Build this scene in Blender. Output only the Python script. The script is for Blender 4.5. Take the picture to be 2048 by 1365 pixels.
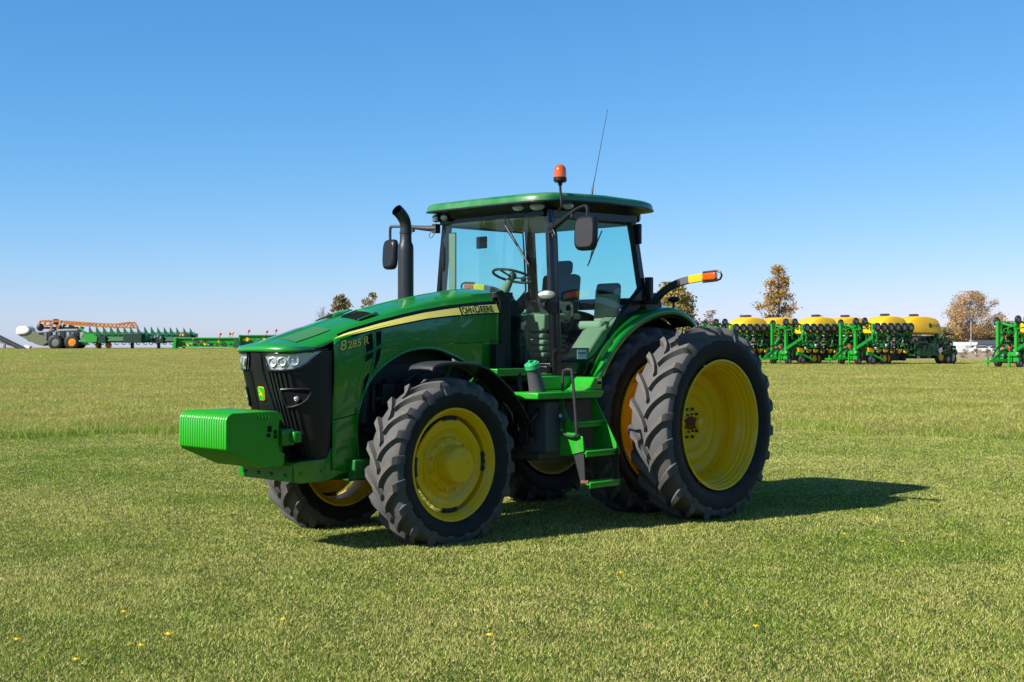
import bpy, math, random
import numpy as np
from mathutils import Vector, Matrix
PI = math.pi
R = math.radians
random.seed(7)
rng = np.random.default_rng(11)
for o in list(bpy.data.objects):
    bpy.data.objects.remove(o)
SC = bpy.context.scene
COL = SC.collection

# ------------------------------------------------------------------ camera
cam_d = bpy.data.cameras.new('camera')
cam_d.sensor_width = 36.0
cam_d.lens = 36.0 * 2585.8 / 2048.0
cam_d.clip_start = 0.1
cam_d.clip_end = 12000
cam_d.dof.use_dof = True
cam_d.dof.focus_distance = 12.3
cam_d.dof.aperture_fstop = 9.0
cam = bpy.data.objects.new('camera', cam_d)
cam.location = (0, 0, 1.836)
cam.rotation_euler = (PI / 2 + 0.002, 0, 0)
COL.objects.link(cam)
SC.camera = cam

# ------------------------------------------------------------------ light
HEAD = 3.9458                       # heading of the tractor
SUN_EL = R(36.8)
SUN_AZ = HEAD + R(-14.6)            # direction towards the sun, from +X, counter-clockwise
world = bpy.data.worlds.new('World')
SC.world = world
world.use_nodes = True
wn = world.node_tree
wn.nodes.clear()
sky = wn.nodes.new('ShaderNodeTexSky')
sky.sky_type = 'NISHITA'
sky.sun_disc = False
sky.sun_elevation = SUN_EL
sky.sun_rotation = (PI / 2 - SUN_AZ) % (2 * PI)
sky.altitude = 200
sky.air_density = 0.8
sky.dust_density = 0.35
sky.ozone_density = 8.5
bg = wn.nodes.new('ShaderNodeBackground')
bg.inputs['Strength'].default_value = 0.1
wo = wn.nodes.new('ShaderNodeOutputWorld')
# tone curve of the clear autumn sky: a per channel power of the Nishita colours
sp_ = wn.nodes.new('ShaderNodeSeparateColor'); cb_ = wn.nodes.new('ShaderNodeCombineColor')
wn.links.new(sky.outputs[0], sp_.inputs[0])
for i_, (pw, am) in enumerate(((1.35, 1.36), (.80, .87), (.60, .93))):
    m1 = wn.nodes.new('ShaderNodeMath'); m1.operation = 'MULTIPLY'; m1.inputs[1].default_value = .157
    m2 = wn.nodes.new('ShaderNodeMath'); m2.operation = 'POWER'; m2.inputs[1].default_value = pw
    m3 = wn.nodes.new('ShaderNodeMath'); m3.operation = 'MULTIPLY'; m3.inputs[1].default_value = am / .157
    wn.links.new(sp_.outputs[i_], m1.inputs[0]); wn.links.new(m1.outputs[0], m2.inputs[0]); wn.links.new(m2.outputs[0], m3.inputs[0]); wn.links.new(m3.outputs[0], cb_.inputs[i_])
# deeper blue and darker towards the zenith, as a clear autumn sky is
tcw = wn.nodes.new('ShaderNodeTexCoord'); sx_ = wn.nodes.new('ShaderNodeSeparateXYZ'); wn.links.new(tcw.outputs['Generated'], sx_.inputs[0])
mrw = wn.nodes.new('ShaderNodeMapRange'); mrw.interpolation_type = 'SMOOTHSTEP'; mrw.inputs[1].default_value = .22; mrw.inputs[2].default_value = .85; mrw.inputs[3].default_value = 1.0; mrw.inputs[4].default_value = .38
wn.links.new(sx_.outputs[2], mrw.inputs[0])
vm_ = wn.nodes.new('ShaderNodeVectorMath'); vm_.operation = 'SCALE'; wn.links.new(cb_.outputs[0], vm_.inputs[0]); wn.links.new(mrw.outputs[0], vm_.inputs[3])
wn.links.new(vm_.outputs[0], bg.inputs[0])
wn.links.new(bg.outputs[0], wo.inputs[0])
sun_d = bpy.data.lights.new('sun', 'SUN')
sun_d.energy = 4.5
sun_d.angle = R(0.5)
sun_d.color = (1.0, 0.955, 0.88)
sun = bpy.data.objects.new('sun', sun_d)
sdir = Vector((math.cos(SUN_AZ) * math.cos(SUN_EL), math.sin(SUN_AZ) * math.cos(SUN_EL), math.sin(SUN_EL)))
sun.rotation_euler = sdir.to_track_quat('Z', 'Y').to_euler()
sun.location = (-20, -10, 30)
COL.objects.link(sun)
SC.view_settings.view_transform = 'Standard'
SC.view_settings.look = 'None'
SC.view_settings.exposure = 0.72
SC.view_settings.gamma = 1.0

# ------------------------------------------------------------------ helpers
class MB:
    def __init__(s):
        s.v = []; s.f = []; s.m = []
    def add(s, vs, fs, mi=0):
        n = len(s.v)
        s.v += [tuple(p) for p in vs]
        s.f += [tuple(n + i for i in f) for f in fs]
        s.m += [mi] * len(fs)
    def box(s, c, d, rot=None, mi=0, taper=1.0):
        hx, hy, hz = d[0] / 2, d[1] / 2, d[2] / 2
        vs = []
        for z, t in ((-hz, 1.0), (hz, taper)):
            for x, y in ((-hx, -hy), (hx, -hy), (hx, hy), (-hx, hy)):
                vs.append(Vector((x * t, y * t, z)))
        if rot is not None:
            M = rot if isinstance(rot, Matrix) else Matrix.Rotation(rot[2], 3, 'Z') @ Matrix.Rotation(rot[1], 3, 'Y') @ Matrix.Rotation(rot[0], 3, 'X')
            vs = [M @ p for p in vs]
        vs = [p + Vector(c) for p in vs]
        s.add(vs, [(0, 3, 2, 1), (4, 5, 6, 7), (0, 1, 5, 4), (1, 2, 6, 5), (2, 3, 7, 6), (3, 0, 4, 7)], mi)
        return s
    def bar(s, p, q, w, h, mi=0, up=(0, 0, 1)):
        p = Vector(p); q = Vector(q); d = q - p; L = d.length; d.normalize()
        u = Vector(up)
        if abs(d.dot(u)) > .98: u = Vector((0, 1, 0))
        a = d.cross(u).normalized(); b = a.cross(d)
        M = Matrix((d, a, b)).transposed()
        return s.box((p + q) / 2, (L, w, h), M, mi)
    def tube(s, pts, r, n=10, mi=0, cap=True):
        pts = [Vector(p) for p in pts]
        rr = r if isinstance(r, (list, tuple)) else [r] * len(pts)
        base = len(s.v); prev = None; vs = []
        for i, p in enumerate(pts):
            d = (pts[min(i + 1, len(pts) - 1)] - pts[max(i - 1, 0)]).normalized()
            if prev is None:
                u = Vector((0, 0, 1)) if abs(d.z) < .9 else Vector((1, 0, 0))
                a = d.cross(u).normalized()
            else:
                a = (prev - d * prev.dot(d)).normalized()
            b = d.cross(a); prev = a
            for k in range(n):
                t = 2 * PI * k / n
                vs.append(p + (a * math.cos(t) + b * math.sin(t)) * rr[i])
        fs = []
        for i in range(len(pts) - 1):
            for k in range(n):
                fs.append((i * n + k, i * n + (k + 1) % n, (i + 1) * n + (k + 1) % n, (i + 1) * n + k))
        if cap:
            fs.append(tuple(range(n - 1, -1, -1)))
            fs.append(tuple((len(pts) - 1) * n + k for k in range(n)))
        s.add(vs, fs, mi)
        return s
    def lathe(s, prof, c=(0, 0, 0), axis='y', n=64, mi=0, close=False, sq=(1, 1)):
        vs = []
        for (r, h) in prof:
            for k in range(n):
                t = 2 * PI * k / n
                a, b = r * math.cos(t) * sq[0], r * math.sin(t) * sq[1]
                if axis == 'y': p = (c[0] + a, c[1] + h, c[2] + b)
                elif axis == 'z': p = (c[0] + a, c[1] + b, c[2] + h)
                else: p = (c[0] + h, c[1] + a, c[2] + b)
                vs.append(p)
        fs = []
        m = len(prof)
        for i in range(m - 1 if not close else m):
            j = (i + 1) % m
            for k in range(n):
                k2 = (k + 1) % n
                q = (i * n + k, i * n + k2, j * n + k2, j * n + k)
                fs.append(q[::-1] if axis == 'y' else q)
        s.add(vs, fs, mi)
        return s
    def ball(s, c, r, n=12, m=8, mi=0, sc=(1, 1, 1), z0=-1.0):
        prof = []
        a0 = math.asin(z0)
        for i in range(m + 1):
            a = a0 + (PI / 2 - a0) * i / m
            prof.append((max(1e-4, r * math.cos(a)), r * math.sin(a)))
        k = len(s.v)
        s.lathe(prof, (0, 0, 0), 'z', n, mi)
        for i in range(k, len(s.v)):
            p = s.v[i]; s.v[i] = (c[0] + p[0] * sc[0], c[1] + p[1] * sc[1], c[2] + p[2] * sc[2])
        return s
    def prism(s, poly, d0, d1, plane='xz', mi=0):
        # poly in the plane, extruded along the third axis
        def P(a, b, d):
            return {'xz': (a, d, b), 'yz': (d, a, b), 'xy': (a, b, d)}[plane]
        n = len(poly)
        vs = [P(a, b, d0) for a, b in poly] + [P(a, b, d1) for a, b in poly]
        ar = sum(poly[i][0] * poly[(i + 1) % n][1] - poly[(i + 1) % n][0] * poly[i][1] for i in range(n))
        fl = (ar > 0) ^ (plane == 'xz') ^ (d1 < d0)
        fs = [tuple(range(n))[::-1], tuple(range(n, 2 * n))] + [(i, (i + 1) % n, n + (i + 1) % n, n + i) for i in range(n)]
        if not fl: fs = [f[::-1] for f in fs]
        s.add(vs, fs, mi)
        return s
    def grid(s, rows, mi=0, wrap=False, flip=False):
        n = len(rows[0]); vs = [p for r in rows for p in r]; fs = []
        for i in range(len(rows) - 1):
            for k in range(n if wrap else n - 1):
                k2 = (k + 1) % n
                q = (i * n + k, i * n + k2, (i + 1) * n + k2, (i + 1) * n + k)
                fs.append(q[::-1] if flip else q)
        s.add(vs, fs, mi)
        return s
    def flipy(s):
        s.v = [(x, -y, z) for x, y, z in s.v]; s.f = [f[::-1] for f in s.f]
        return s
    def move(s, d, k0=0):
        for i in range(k0, len(s.v)):
            p = s.v[i]; s.v[i] = (p[0] + d[0], p[1] + d[1], p[2] + d[2])
        return s
    def build(s, name, mats, parent=None, smooth=True, bevel=0.0, loc=None, ang=35, solid=0.0, seg=2, recalc=False):
        me = bpy.data.meshes.new(name)
        me.from_pydata(s.v, [], s.f)
        if not isinstance(mats, (list, tuple)): mats = [mats]
        for m in mats: me.materials.append(m)
        if len(mats) > 1:
            me.polygons.foreach_set('material_index', s.m)
        if recalc:
            import bmesh
            b = bmesh.new(); b.from_mesh(me); bmesh.ops.recalc_face_normals(b, faces=b.faces); b.to_mesh(me); b.free()
        if smooth:
            me.polygons.foreach_set('use_smooth', [True] * len(me.polygons))
            me.set_sharp_from_angle(angle=R(ang))
        me.update()
        o = bpy.data.objects.new(name, me)
        COL.objects.link(o)
        if parent: o.parent = parent
        if loc: o.location = loc
        if solid:
            m = o.modifiers.new('solid', 'SOLIDIFY'); m.thickness = solid; m.offset = -1
        if bevel:
            m = o.modifiers.new('bevel', 'BEVEL'); m.width = bevel; m.segments = seg; m.limit_method = 'ANGLE'; m.angle_limit = R(38)
            m.harden_normals = False
        return o

def empty(name, loc=(0, 0, 0), rz=0.0, parent=None):
    o = bpy.data.objects.new(name, None)
    COL.objects.link(o); o.location = loc; o.rotation_euler = (0, 0, rz)
    o.empty_display_size = 0.2
    if parent: o.parent = parent
    return o
def tag(o, label=None, cat=None, group=None, kind=None):
    if label: o['label'] = label
    if cat: o['category'] = cat
    if group: o['group'] = group
    if kind: o['kind'] = kind
    return o
def copy_tree(o, parent=None):
    c = o.copy(); COL.objects.link(c); c.parent = parent
    for ch in list(o.children): copy_tree(ch, c)
    return c
def interp(x, tab):
    xs = [t[0] for t in tab]; ys = [t[1] for t in tab]
    if xs[0] > xs[-1]: xs = xs[::-1]; ys = ys[::-1]
    return float(np.interp(x, xs, ys))
def smoothcurve(pts, n=6):
    # Catmull-Rom through the points
    P = [Vector(p) for p in pts]; out = []
    for i in range(len(P) - 1):
        p0 = P[max(i - 1, 0)]; p1 = P[i]; p2 = P[i + 1]; p3 = P[min(i + 2, len(P) - 1)]
        for k in range(n):
            t = k / n
            out.append(0.5 * ((2 * p1) + (p2 - p0) * t + (2 * p0 - 5 * p1 + 4 * p2 - p3) * t * t + (3 * p1 - p0 - 3 * p2 + p3) * t ** 3))
    out.append(P[-1])
    return out

# ------------------------------------------------------------------ materials
def mat(name, col, rough=.5, metal=0.0, coat=0.0, coat_rough=.05, spec=.5, var=0.0, vscale=8.0, bump=0.0, bscale=60.0, dirt=None, dirt_amt=0.0, dirt_scale=3.0, rvar=0.0, emis=None, estr=0.0):
    m = bpy.data.materials.new(name); m.use_nodes = True
    nt = m.node_tree; b = nt.nodes['Principled BSDF']
    b.inputs['Base Color'].default_value = (*col, 1)
    b.inputs['Roughness'].default_value = rough
    b.inputs['Metallic'].default_value = metal
    b.inputs['Coat Weight'].default_value = coat
    b.inputs['Coat Roughness'].default_value = coat_rough
    if coat >= 1: b.inputs['Coat IOR'].default_value = 1.5
    b.inputs['Specular IOR Level'].default_value = spec
    if emis:
        b.inputs['Emission Color'].default_value = (*emis, 1); b.inputs['Emission Strength'].default_value = estr
    tc = nt.nodes.new('ShaderNodeTexCoord')
    def noise(scale, det=5, rough=.6):
        n = nt.nodes.new('ShaderNodeTexNoise'); n.inputs['Scale'].default_value = scale
        n.inputs['Detail'].default_value = det; n.inputs['Roughness'].default_value = rough
        nt.links.new(tc.outputs['Object'], n.inputs['Vector']); return n
    last = None
    if var:
        n = noise(vscale); mx = nt.nodes.new('ShaderNodeMix'); mx.data_type = 'RGBA'
        mx.inputs[6].default_value = (*[c * (1 - var) for c in col], 1); mx.inputs[7].default_value = (*[min(1, c * (1 + var)) for c in col], 1)
        nt.links.new(n.outputs[0], mx.inputs[0]); last = mx.outputs[2]
    if dirt:
        n = noise(dirt_scale, 8, .7); rp = nt.nodes.new('ShaderNodeValToRGB')
        rp.color_ramp.elements[0].position = max(0, .62 - dirt_amt * .4); rp.color_ramp.elements[1].position = min(1, .78 - dirt_amt * .2)
        nt.links.new(n.outputs[0], rp.inputs[0])
        mx = nt.nodes.new('ShaderNodeMix'); mx.data_type = 'RGBA'
        mx.inputs[6].default_value = (*col, 1)
        if last: nt.links.new(last, mx.inputs[6])
        mx.inputs[7].default_value = (*dirt, 1)
        nt.links.new(rp.outputs[0], mx.inputs[0]); last = mx.outputs[2]
        if coat:
            iv = nt.nodes.new('ShaderNodeMath'); iv.operation = 'MULTIPLY_ADD'; iv.inputs[1].default_value = -coat * .8; iv.inputs[2].default_value = coat
            nt.links.new(rp.outputs[0], iv.inputs[0]); nt.links.new(iv.outputs[0], b.inputs['Coat Weight'])
    if last: nt.links.new(last, b.inputs['Base Color'])
    if rvar:
        n = noise(vscale * 1.7, 6); ma = nt.nodes.new('ShaderNodeMath'); ma.operation = 'MULTIPLY_ADD'
        ma.inputs[1].default_value = rvar; ma.inputs[2].default_value = rough - rvar / 2
        nt.links.new(n.outputs[0], ma.inputs[0]); nt.links.new(ma.outputs[0], b.inputs['Roughness'])
    if bump:
        n = noise(bscale, 4); bp = nt.nodes.new('ShaderNodeBump'); bp.inputs['Strength'].default_value = bump; bp.inputs['Distance'].default_value = .01
        nt.links.new(n.outputs[0], bp.inputs['Height']); nt.links.new(bp.outputs[0], b.inputs['Normal'])
    return m
def glass_mat(name, tint, refl=1.0, rough=0.0):
    m = bpy.data.materials.new(name); m.use_nodes = True; nt = m.node_tree; nt.nodes.clear()
    out = nt.nodes.new('ShaderNodeOutputMaterial'); tr = nt.nodes.new('ShaderNodeBsdfTransparent'); gl = nt.nodes.new('ShaderNodeBsdfGlossy')
    tr.inputs[0].default_value = (*tint, 1); gl.inputs['Roughness'].default_value = rough; gl.inputs[0].default_value = (1, 1, 1, 1)
    fr = nt.nodes.new('ShaderNodeFresnel'); ge = nt.nodes.new('ShaderNodeNewGeometry'); io = nt.nodes.new('ShaderNodeMath'); io.operation = 'MULTIPLY_ADD'; io.inputs[1].default_value = 1 / 1.5 - 1.5; io.inputs[2].default_value = 1.5; nt.links.new(ge.outputs['Backfacing'], io.inputs[0]); nt.links.new(io.outputs[0], fr.inputs[0])
    ml = nt.nodes.new('ShaderNodeMath'); ml.operation = 'MULTIPLY'; ml.inputs[1].default_value = refl
    mx = nt.nodes.new('ShaderNodeMixShader')
    nt.links.new(fr.outputs[0], ml.inputs[0]); nt.links.new(ml.outputs[0], mx.inputs[0]); nt.links.new(gl.outputs[0], mx.inputs[2])
    df = nt.nodes.new('ShaderNodeBsdfDiffuse'); df.inputs[0].default_value = (.5, .48, .42, 1); nz = nt.nodes.new('ShaderNodeTexNoise'); nz.inputs['Scale'].default_value = 3.5; nz.inputs['Detail'].default_value = 7; tcg = nt.nodes.new('ShaderNodeTexCoord'); nt.links.new(tcg.outputs['Object'], nz.inputs['Vector'])
    md = nt.nodes.new('ShaderNodeMath'); md.operation = 'MULTIPLY'; md.inputs[1].default_value = .025; nt.links.new(nz.outputs[0], md.inputs[0])
    m0 = nt.nodes.new('ShaderNodeMixShader'); nt.links.new(md.outputs[0], m0.inputs[0]); nt.links.new(tr.outputs[0], m0.inputs[1]); nt.links.new(df.outputs[0], m0.inputs[2])
    nt.links.new(m0.outputs[0], mx.inputs[1]); nt.links.new(mx.outputs[0], out.inputs[0])
    return m
GREEN = (0.004, 0.235, 0.007)
M = {}
M['green'] = mat('green_paint', GREEN, .32, coat=1.0, coat_rough=.06, var=.08, vscale=2.0, dirt=(.05, .16, .03), dirt_amt=.1, dirt_scale=5)
M['green_hood'] = mat('green_hood_paint', GREEN, .30, coat=1.0, coat_rough=.03, var=.05, vscale=1.5)
M['green_roof'] = mat('faded_green_roof', (.006, .17, .02), .4, coat=.8, coat_rough=.15, var=.15, vscale=6, dirt=(.10, .26, .10), dirt_amt=.45, dirt_scale=2.2)
M['green_weight'] = mat('green_cast_paint', (.018, .36, .0035), .40, coat=.35, coat_rough=.15, var=.08, vscale=9, bump=.12, bscale=70)
M['green_step'] = mat('green_step_paint', (.010, .35, .012), .42, coat=.3, coat_rough=.2, dirt=(.16, .17, .1), dirt_amt=.25, dirt_scale=8)
M['yellow'] = mat('yellow_wheel_paint', (1.0, .57, .002), .42, coat=.2, coat_rough=.2, spec=.35, var=.06, vscale=4, dirt=(.62, .48, .10), dirt_amt=.2, dirt_scale=3.5)
M['yellow_decal'] = mat('yellow_decal', (.95, .84, .17), .35, coat=.5)
M['rubber'] = mat('tyre_rubber', (.008, .0085, .010), .68, spec=.4, var=.3, vscale=5, bump=.15, bscale=90, dirt=(.02, .02, .022), dirt_amt=.3, dirt_scale=3)
M['tread'] = mat('tyre_tread_dusty', (.102, .099, .095), .78, spec=.35, var=.2, vscale=7, bump=.3, bscale=120)
M['lugtop'] = mat('tyre_lug_worn', (.125, .12, .118), .9, spec=.2, var=.3, vscale=30, bump=.6, bscale=150, dirt=(.24, .19, .13), dirt_amt=.35, dirt_scale=45)
M['black'] = mat('black_plastic', (.009, .0095, .011), .42, spec=.5, var=.15, rvar=.15, vscale=12, bump=.05, bscale=200)
M['blackgloss'] = mat('black_gloss_frame', (.006, .0065, .008), .28, coat=.25, coat_rough=.1)
M['greyblack'] = mat('dark_grey_plastic', (.030, .031, .034), .5, var=.15, vscale=14, rvar=.1)
M['tank'] = mat('tank_plastic', (.075, .075, .08), .55, var=.12, vscale=9, bump=.1, bscale=150)
M['exhaust'] = mat('exhaust_black_metal', (.03, .033, .04), .4, metal=.2, var=.25, vscale=10, rvar=.2)
M['engine'] = mat('dark_engine_metal', (.02, .028, .022), .6, var=.5, vscale=9)
M['chassis'] = mat('chassis_green', (.01, .14, .02), .45, var=.3, vscale=5, dirt=(.05, .06, .04), dirt_amt=.3)
M['steel'] = mat('worn_steel', (.5, .5, .5), .35, metal=.9, var=.2, vscale=20)
M['chrome'] = mat('lamp_reflector', (.80, .83, .86), .30, metal=.55, coat=.6, bump=.5, bscale=28)
M['lampglass'] = mat('lamp_glass', (.48, .52, .46), .12, metal=.5, coat=1, var=.5, vscale=60, bump=.8, bscale=90)
M['amber'] = mat('amber_lens', (.95, .16, .005), .12, coat=1, emis=(1, .22, .0), estr=.0)
for k_ in ('amber',):
    M[k_].node_tree.nodes['Principled BSDF'].inputs['Transmission Weight'].default_value = .45
M['amberdull'] = mat('amber_beacon', (.9, .13, .004), .15, coat=1)
M['yellowref'] = mat('yellow_reflector', (.74, .46, .004), .4)
M['numyellow'] = mat('number_yellow', (.95, .76, .05), .4)
M['grey'] = mat('grey_arm_plastic', (.10, .10, .11), .5)
M['beige'] = mat('beige_cab_trim', (.27, .23, .14), .65, var=.1, vscale=10)
M['seat'] = mat('seat_fabric', (.028, .026, .02), .9, bump=.3, bscale=150)
M['seatlight'] = mat('seat_cushion', (.38, .33, .21), .85, bump=.2, bscale=150)
M['white'] = mat('white_sticker', (.8, .8, .8), .4)
M['red'] = mat('red_plastic', (.7, .02, .01), .35)
M['blue'] = mat('blue_tag', (.02, .06, .35), .4)
M['rust'] = mat('rusty_steel', (.22, .09, .04), .7, var=.4, vscale=30)
M['mirror'] = mat('mirror_glass', (.8, .8, .8), .03, metal=1)
M['mesh'] = mat('dark_mesh', (.004, .004, .005), .7, spec=.2)
M['meshhood'] = mat('hood_screen_mesh', (.05, .20, .04), .5, coat=.6)
M['glass'] = glass_mat('tinted_cab_glass', (.62, .92, .90), .9)
M['clear'] = glass_mat('clear_lens', (.93, .95, .95), 1.0)

# ------------------------------------------------------------------ terrain
def ss(a, b, x):
    t = np.clip((x - a) / (b - a), 0, 1); return t * t * (3 - 2 * t)
def height(x, y):
    x = np.asarray(x, float); y = np.asarray(y, float)
    d = np.maximum(y, 1.0); u = x / d
    left = 1 - ss(-.17, .02, u)
    hl = 1.22 * ss(30, 150, y) - (y > 190) * 0 - np.maximum(0, y - 195) * .022 * ss(195, 260, y)
    hr = .20 * ss(60, 105, y) * (1 - ss(110, 220, y)) - .1 * ss(110, 220, y)
    h = left * hl + (1 - left) * hr
    h = h + .08 * ss(26, 31, y + .35 * np.sin(x * .35)) * (1 - ss(45, 75, y)) * (1 + .4 * np.sin(x * .21 + 1))
    nz = .02 * np.sin(x * .9 + .4 * np.sin(y * .5)) * np.sin(y * .7 + 1.3) * ss(24, 34, y)
    return h + nz
def ground_mesh():
    ys = np.concatenate([np.linspace(-60, 2, 14), np.linspace(3, 60, 130), np.linspace(61, 240, 150), np.geomspace(245, 8000, 46)])
    us = np.concatenate([-np.geomspace(6, .62, 14), np.linspace(-.6, .6, 121), np.geomspace(.62, 6, 14)])
    rows = []
    for y in ys:
        w = max(y, 14.0)
        x = us * w
        if y < 14: x = us * 14 * (1 + (14 - y) * .02)
        z = height(x, np.full_like(x, y))
        rows.append([(float(a), float(y), float(b)) for a, b in zip(x, z)])
    return rows
def ground_material():
    m = bpy.data.materials.new('meadow_ground'); m.use_nodes = True; nt = m.node_tree; b = nt.nodes['Principled BSDF']
    tc = nt.nodes.new('ShaderNodeTexCoord')
    def noise(sc, det=6, rough=.65, stretch=None):
        n = nt.nodes.new('ShaderNodeTexNoise'); n.inputs['Scale'].default_value = sc; n.inputs['Detail'].default_value = det; n.inputs['Roughness'].default_value = rough
        if stretch:
            mp = nt.nodes.new('ShaderNodeMapping'); mp.inputs['Scale'].default_value = stretch
            nt.links.new(tc.outputs['Object'], mp.inputs[0]); nt.links.new(mp.outputs[0], n.inputs['Vector'])
        else: nt.links.new(tc.outputs['Object'], n.inputs['Vector'])
        return n
    def ramp(src, stops):
        r = nt.nodes.new('ShaderNodeValToRGB'); cr = r.color_ramp
        cr.elements[0].position = stops[0][0]; cr.elements[0].color = (*stops[0][1], 1)
        cr.elements[1].position = stops[-1][0]; cr.elements[1].color = (*stops[-1][1], 1)
        for p, c in stops[1:-1]:
            e = cr.elements.new(p); e.color = (*c, 1)
        nt.links.new(src, r.inputs[0]); return r
    def mix(f, a, c):
        x = nt.nodes.new('ShaderNodeMix'); x.data_type = 'RGBA'
        if isinstance(f, float): x.inputs[0].default_value = f
        else: nt.links.new(f, x.inputs[0])
        nt.links.new(a, x.inputs[6]); nt.links.new(c, x.inputs[7]); return x.outputs[2]
    lawn = ramp(noise(26, 8, .75).outputs[0], [(.30, (.022, .040, .005)), (.5, (.065, .10, .015)), (.72, (.17, .18, .05))])
    rough = ramp(noise(5, 9, .8, (1, .45, 1)).outputs[0], [(.28, (.10, .13, .018)), (.45, (.19, .22, .04)), (.60, (.28, .26, .07)), (.78, (.40, .32, .12))])
    patch = ramp(noise(.12, 5, .6, (.5, 1, 1)).outputs[0], [(.40, (0, 0, 0)), (.66, (1, 1, 1))])
    dry = ramp(noise(6, 9, .8, (1, .5, 1)).outputs[0], [(.3, (.17, .14, .035)), (.55, (.30, .225, .08)), (.78, (.42, .31, .13))])
    rough2 = mix(patch.outputs[0], rough.outputs[0], dry.outputs[0])
    sep = nt.nodes.new('ShaderNodeSeparateXYZ'); nt.links.new(tc.outputs['Object'], sep.inputs[0])
    mr = nt.nodes.new('ShaderNodeMapRange'); mr.inputs[1].default_value = 24.5; mr.inputs[2].default_value = 28
    nt.links.new(sep.outputs[1], mr.inputs[0])
    c1 = mix(mr.outputs[0], lawn.outputs[0], rough2)
    # bare tan earth beyond the planters
    soil = ramp(noise(.8, 8, .7).outputs[0], [(.3, (.30, .22, .14)), (.7, (.46, .36, .25))])
    m1 = nt.nodes.new('ShaderNodeMapRange'); m1.inputs[1].default_value = 128; m1.inputs[2].default_value = 140
    nt.links.new(sep.outputs[1], m1.inputs[0])
    dv = nt.nodes.new('ShaderNodeMath'); dv.operation = 'DIVIDE'; nt.links.new(sep.outputs[0], dv.inputs[0]); nt.links.new(sep.outputs[1], dv.inputs[1])
    m2 = nt.nodes.new('ShaderNodeMapRange'); m2.inputs[1].default_value = .16; m2.inputs[2].default_value = .20
    nt.links.new(dv.outputs[0], m2.inputs[0])
    mm = nt.nodes.new('ShaderNodeMath'); mm.operation = 'MULTIPLY'; nt.links.new(m1.outputs[0], mm.inputs[0]); nt.links.new(m2.outputs[0], mm.inputs[1])
    c2 = mix(mm.outputs[0], c1, soil.outputs[0])
    nt.links.new(c2, b.inputs['Base Color']); b.inputs['Roughness'].default_value = .95; b.inputs['Specular IOR Level'].default_value = .15
    bn = noise(38, 8, .8); bp = nt.nodes.new('ShaderNodeBump'); bp.inputs['Strength'].default_value = .9; bp.inputs['Distance'].default_value = .06
    nt.links.new(bn.outputs[0], bp.inputs['Height']); nt.links.new(bp.outputs[0], b.inputs['Normal'])
    return m
g = MB(); g.grid(ground_mesh())
gobj = g.build('ground', ground_material(), smooth=True, ang=80)
tag(gobj, kind='structure')

# ------------------------------------------------------------------ grass
def noise2(x, y, s, seed=0):
    # cheap value noise
    r = np.random.default_rng(seed).random((256, 256))
    X = x / s; Y = y / s; xi = np.floor(X).astype(int); yi = np.floor(Y).astype(int); fx = X - xi; fy = Y - yi
    fx = fx * fx * (3 - 2 * fx); fy = fy * fy * (3 - 2 * fy)
    a = r[xi & 255, yi & 255]; b = r[(xi + 1) & 255, yi & 255]; c = r[xi & 255, (yi + 1) & 255]; d = r[(xi + 1) & 255, (yi + 1) & 255]
    return (a * (1 - fx) + b * fx) * (1 - fy) + (c * (1 - fx) + d * fx) * fy
def grass_material():
    m = bpy.data.materials.new('grass_blades'); m.use_nodes = True; nt = m.node_tree; b = nt.nodes['Principled BSDF']
    at = nt.nodes.new('ShaderNodeAttribute'); at.attribute_name = 'tone'
    nt.links.new(at.outputs[0], b.inputs['Base Color'])
    b.inputs['Roughness'].default_value = .6; b.inputs['Specular IOR Level'].default_value = .18
    tl = nt.nodes.new('ShaderNodeBsdfTranslucent'); nt.links.new(at.outputs[0], tl.inputs[0])
    mx = nt.nodes.new('ShaderNodeMixShader'); mx.inputs[0].default_value = .3
    out = nt.nodes['Material Output']
    nt.links.new(b.outputs[0], mx.inputs[1]); nt.links.new(tl.outputs[0], mx.inputs[2]); nt.links.new(mx.outputs[0], out.inputs[0])
    return m
MG = grass_material()
EDGE = lambda x: 27.8 - .034 * x * x + .35 * np.sin(x * 1.3) + .22 * np.sin(x * 3.1 + 1) + .12 * np.sin(x * 9)
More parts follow.
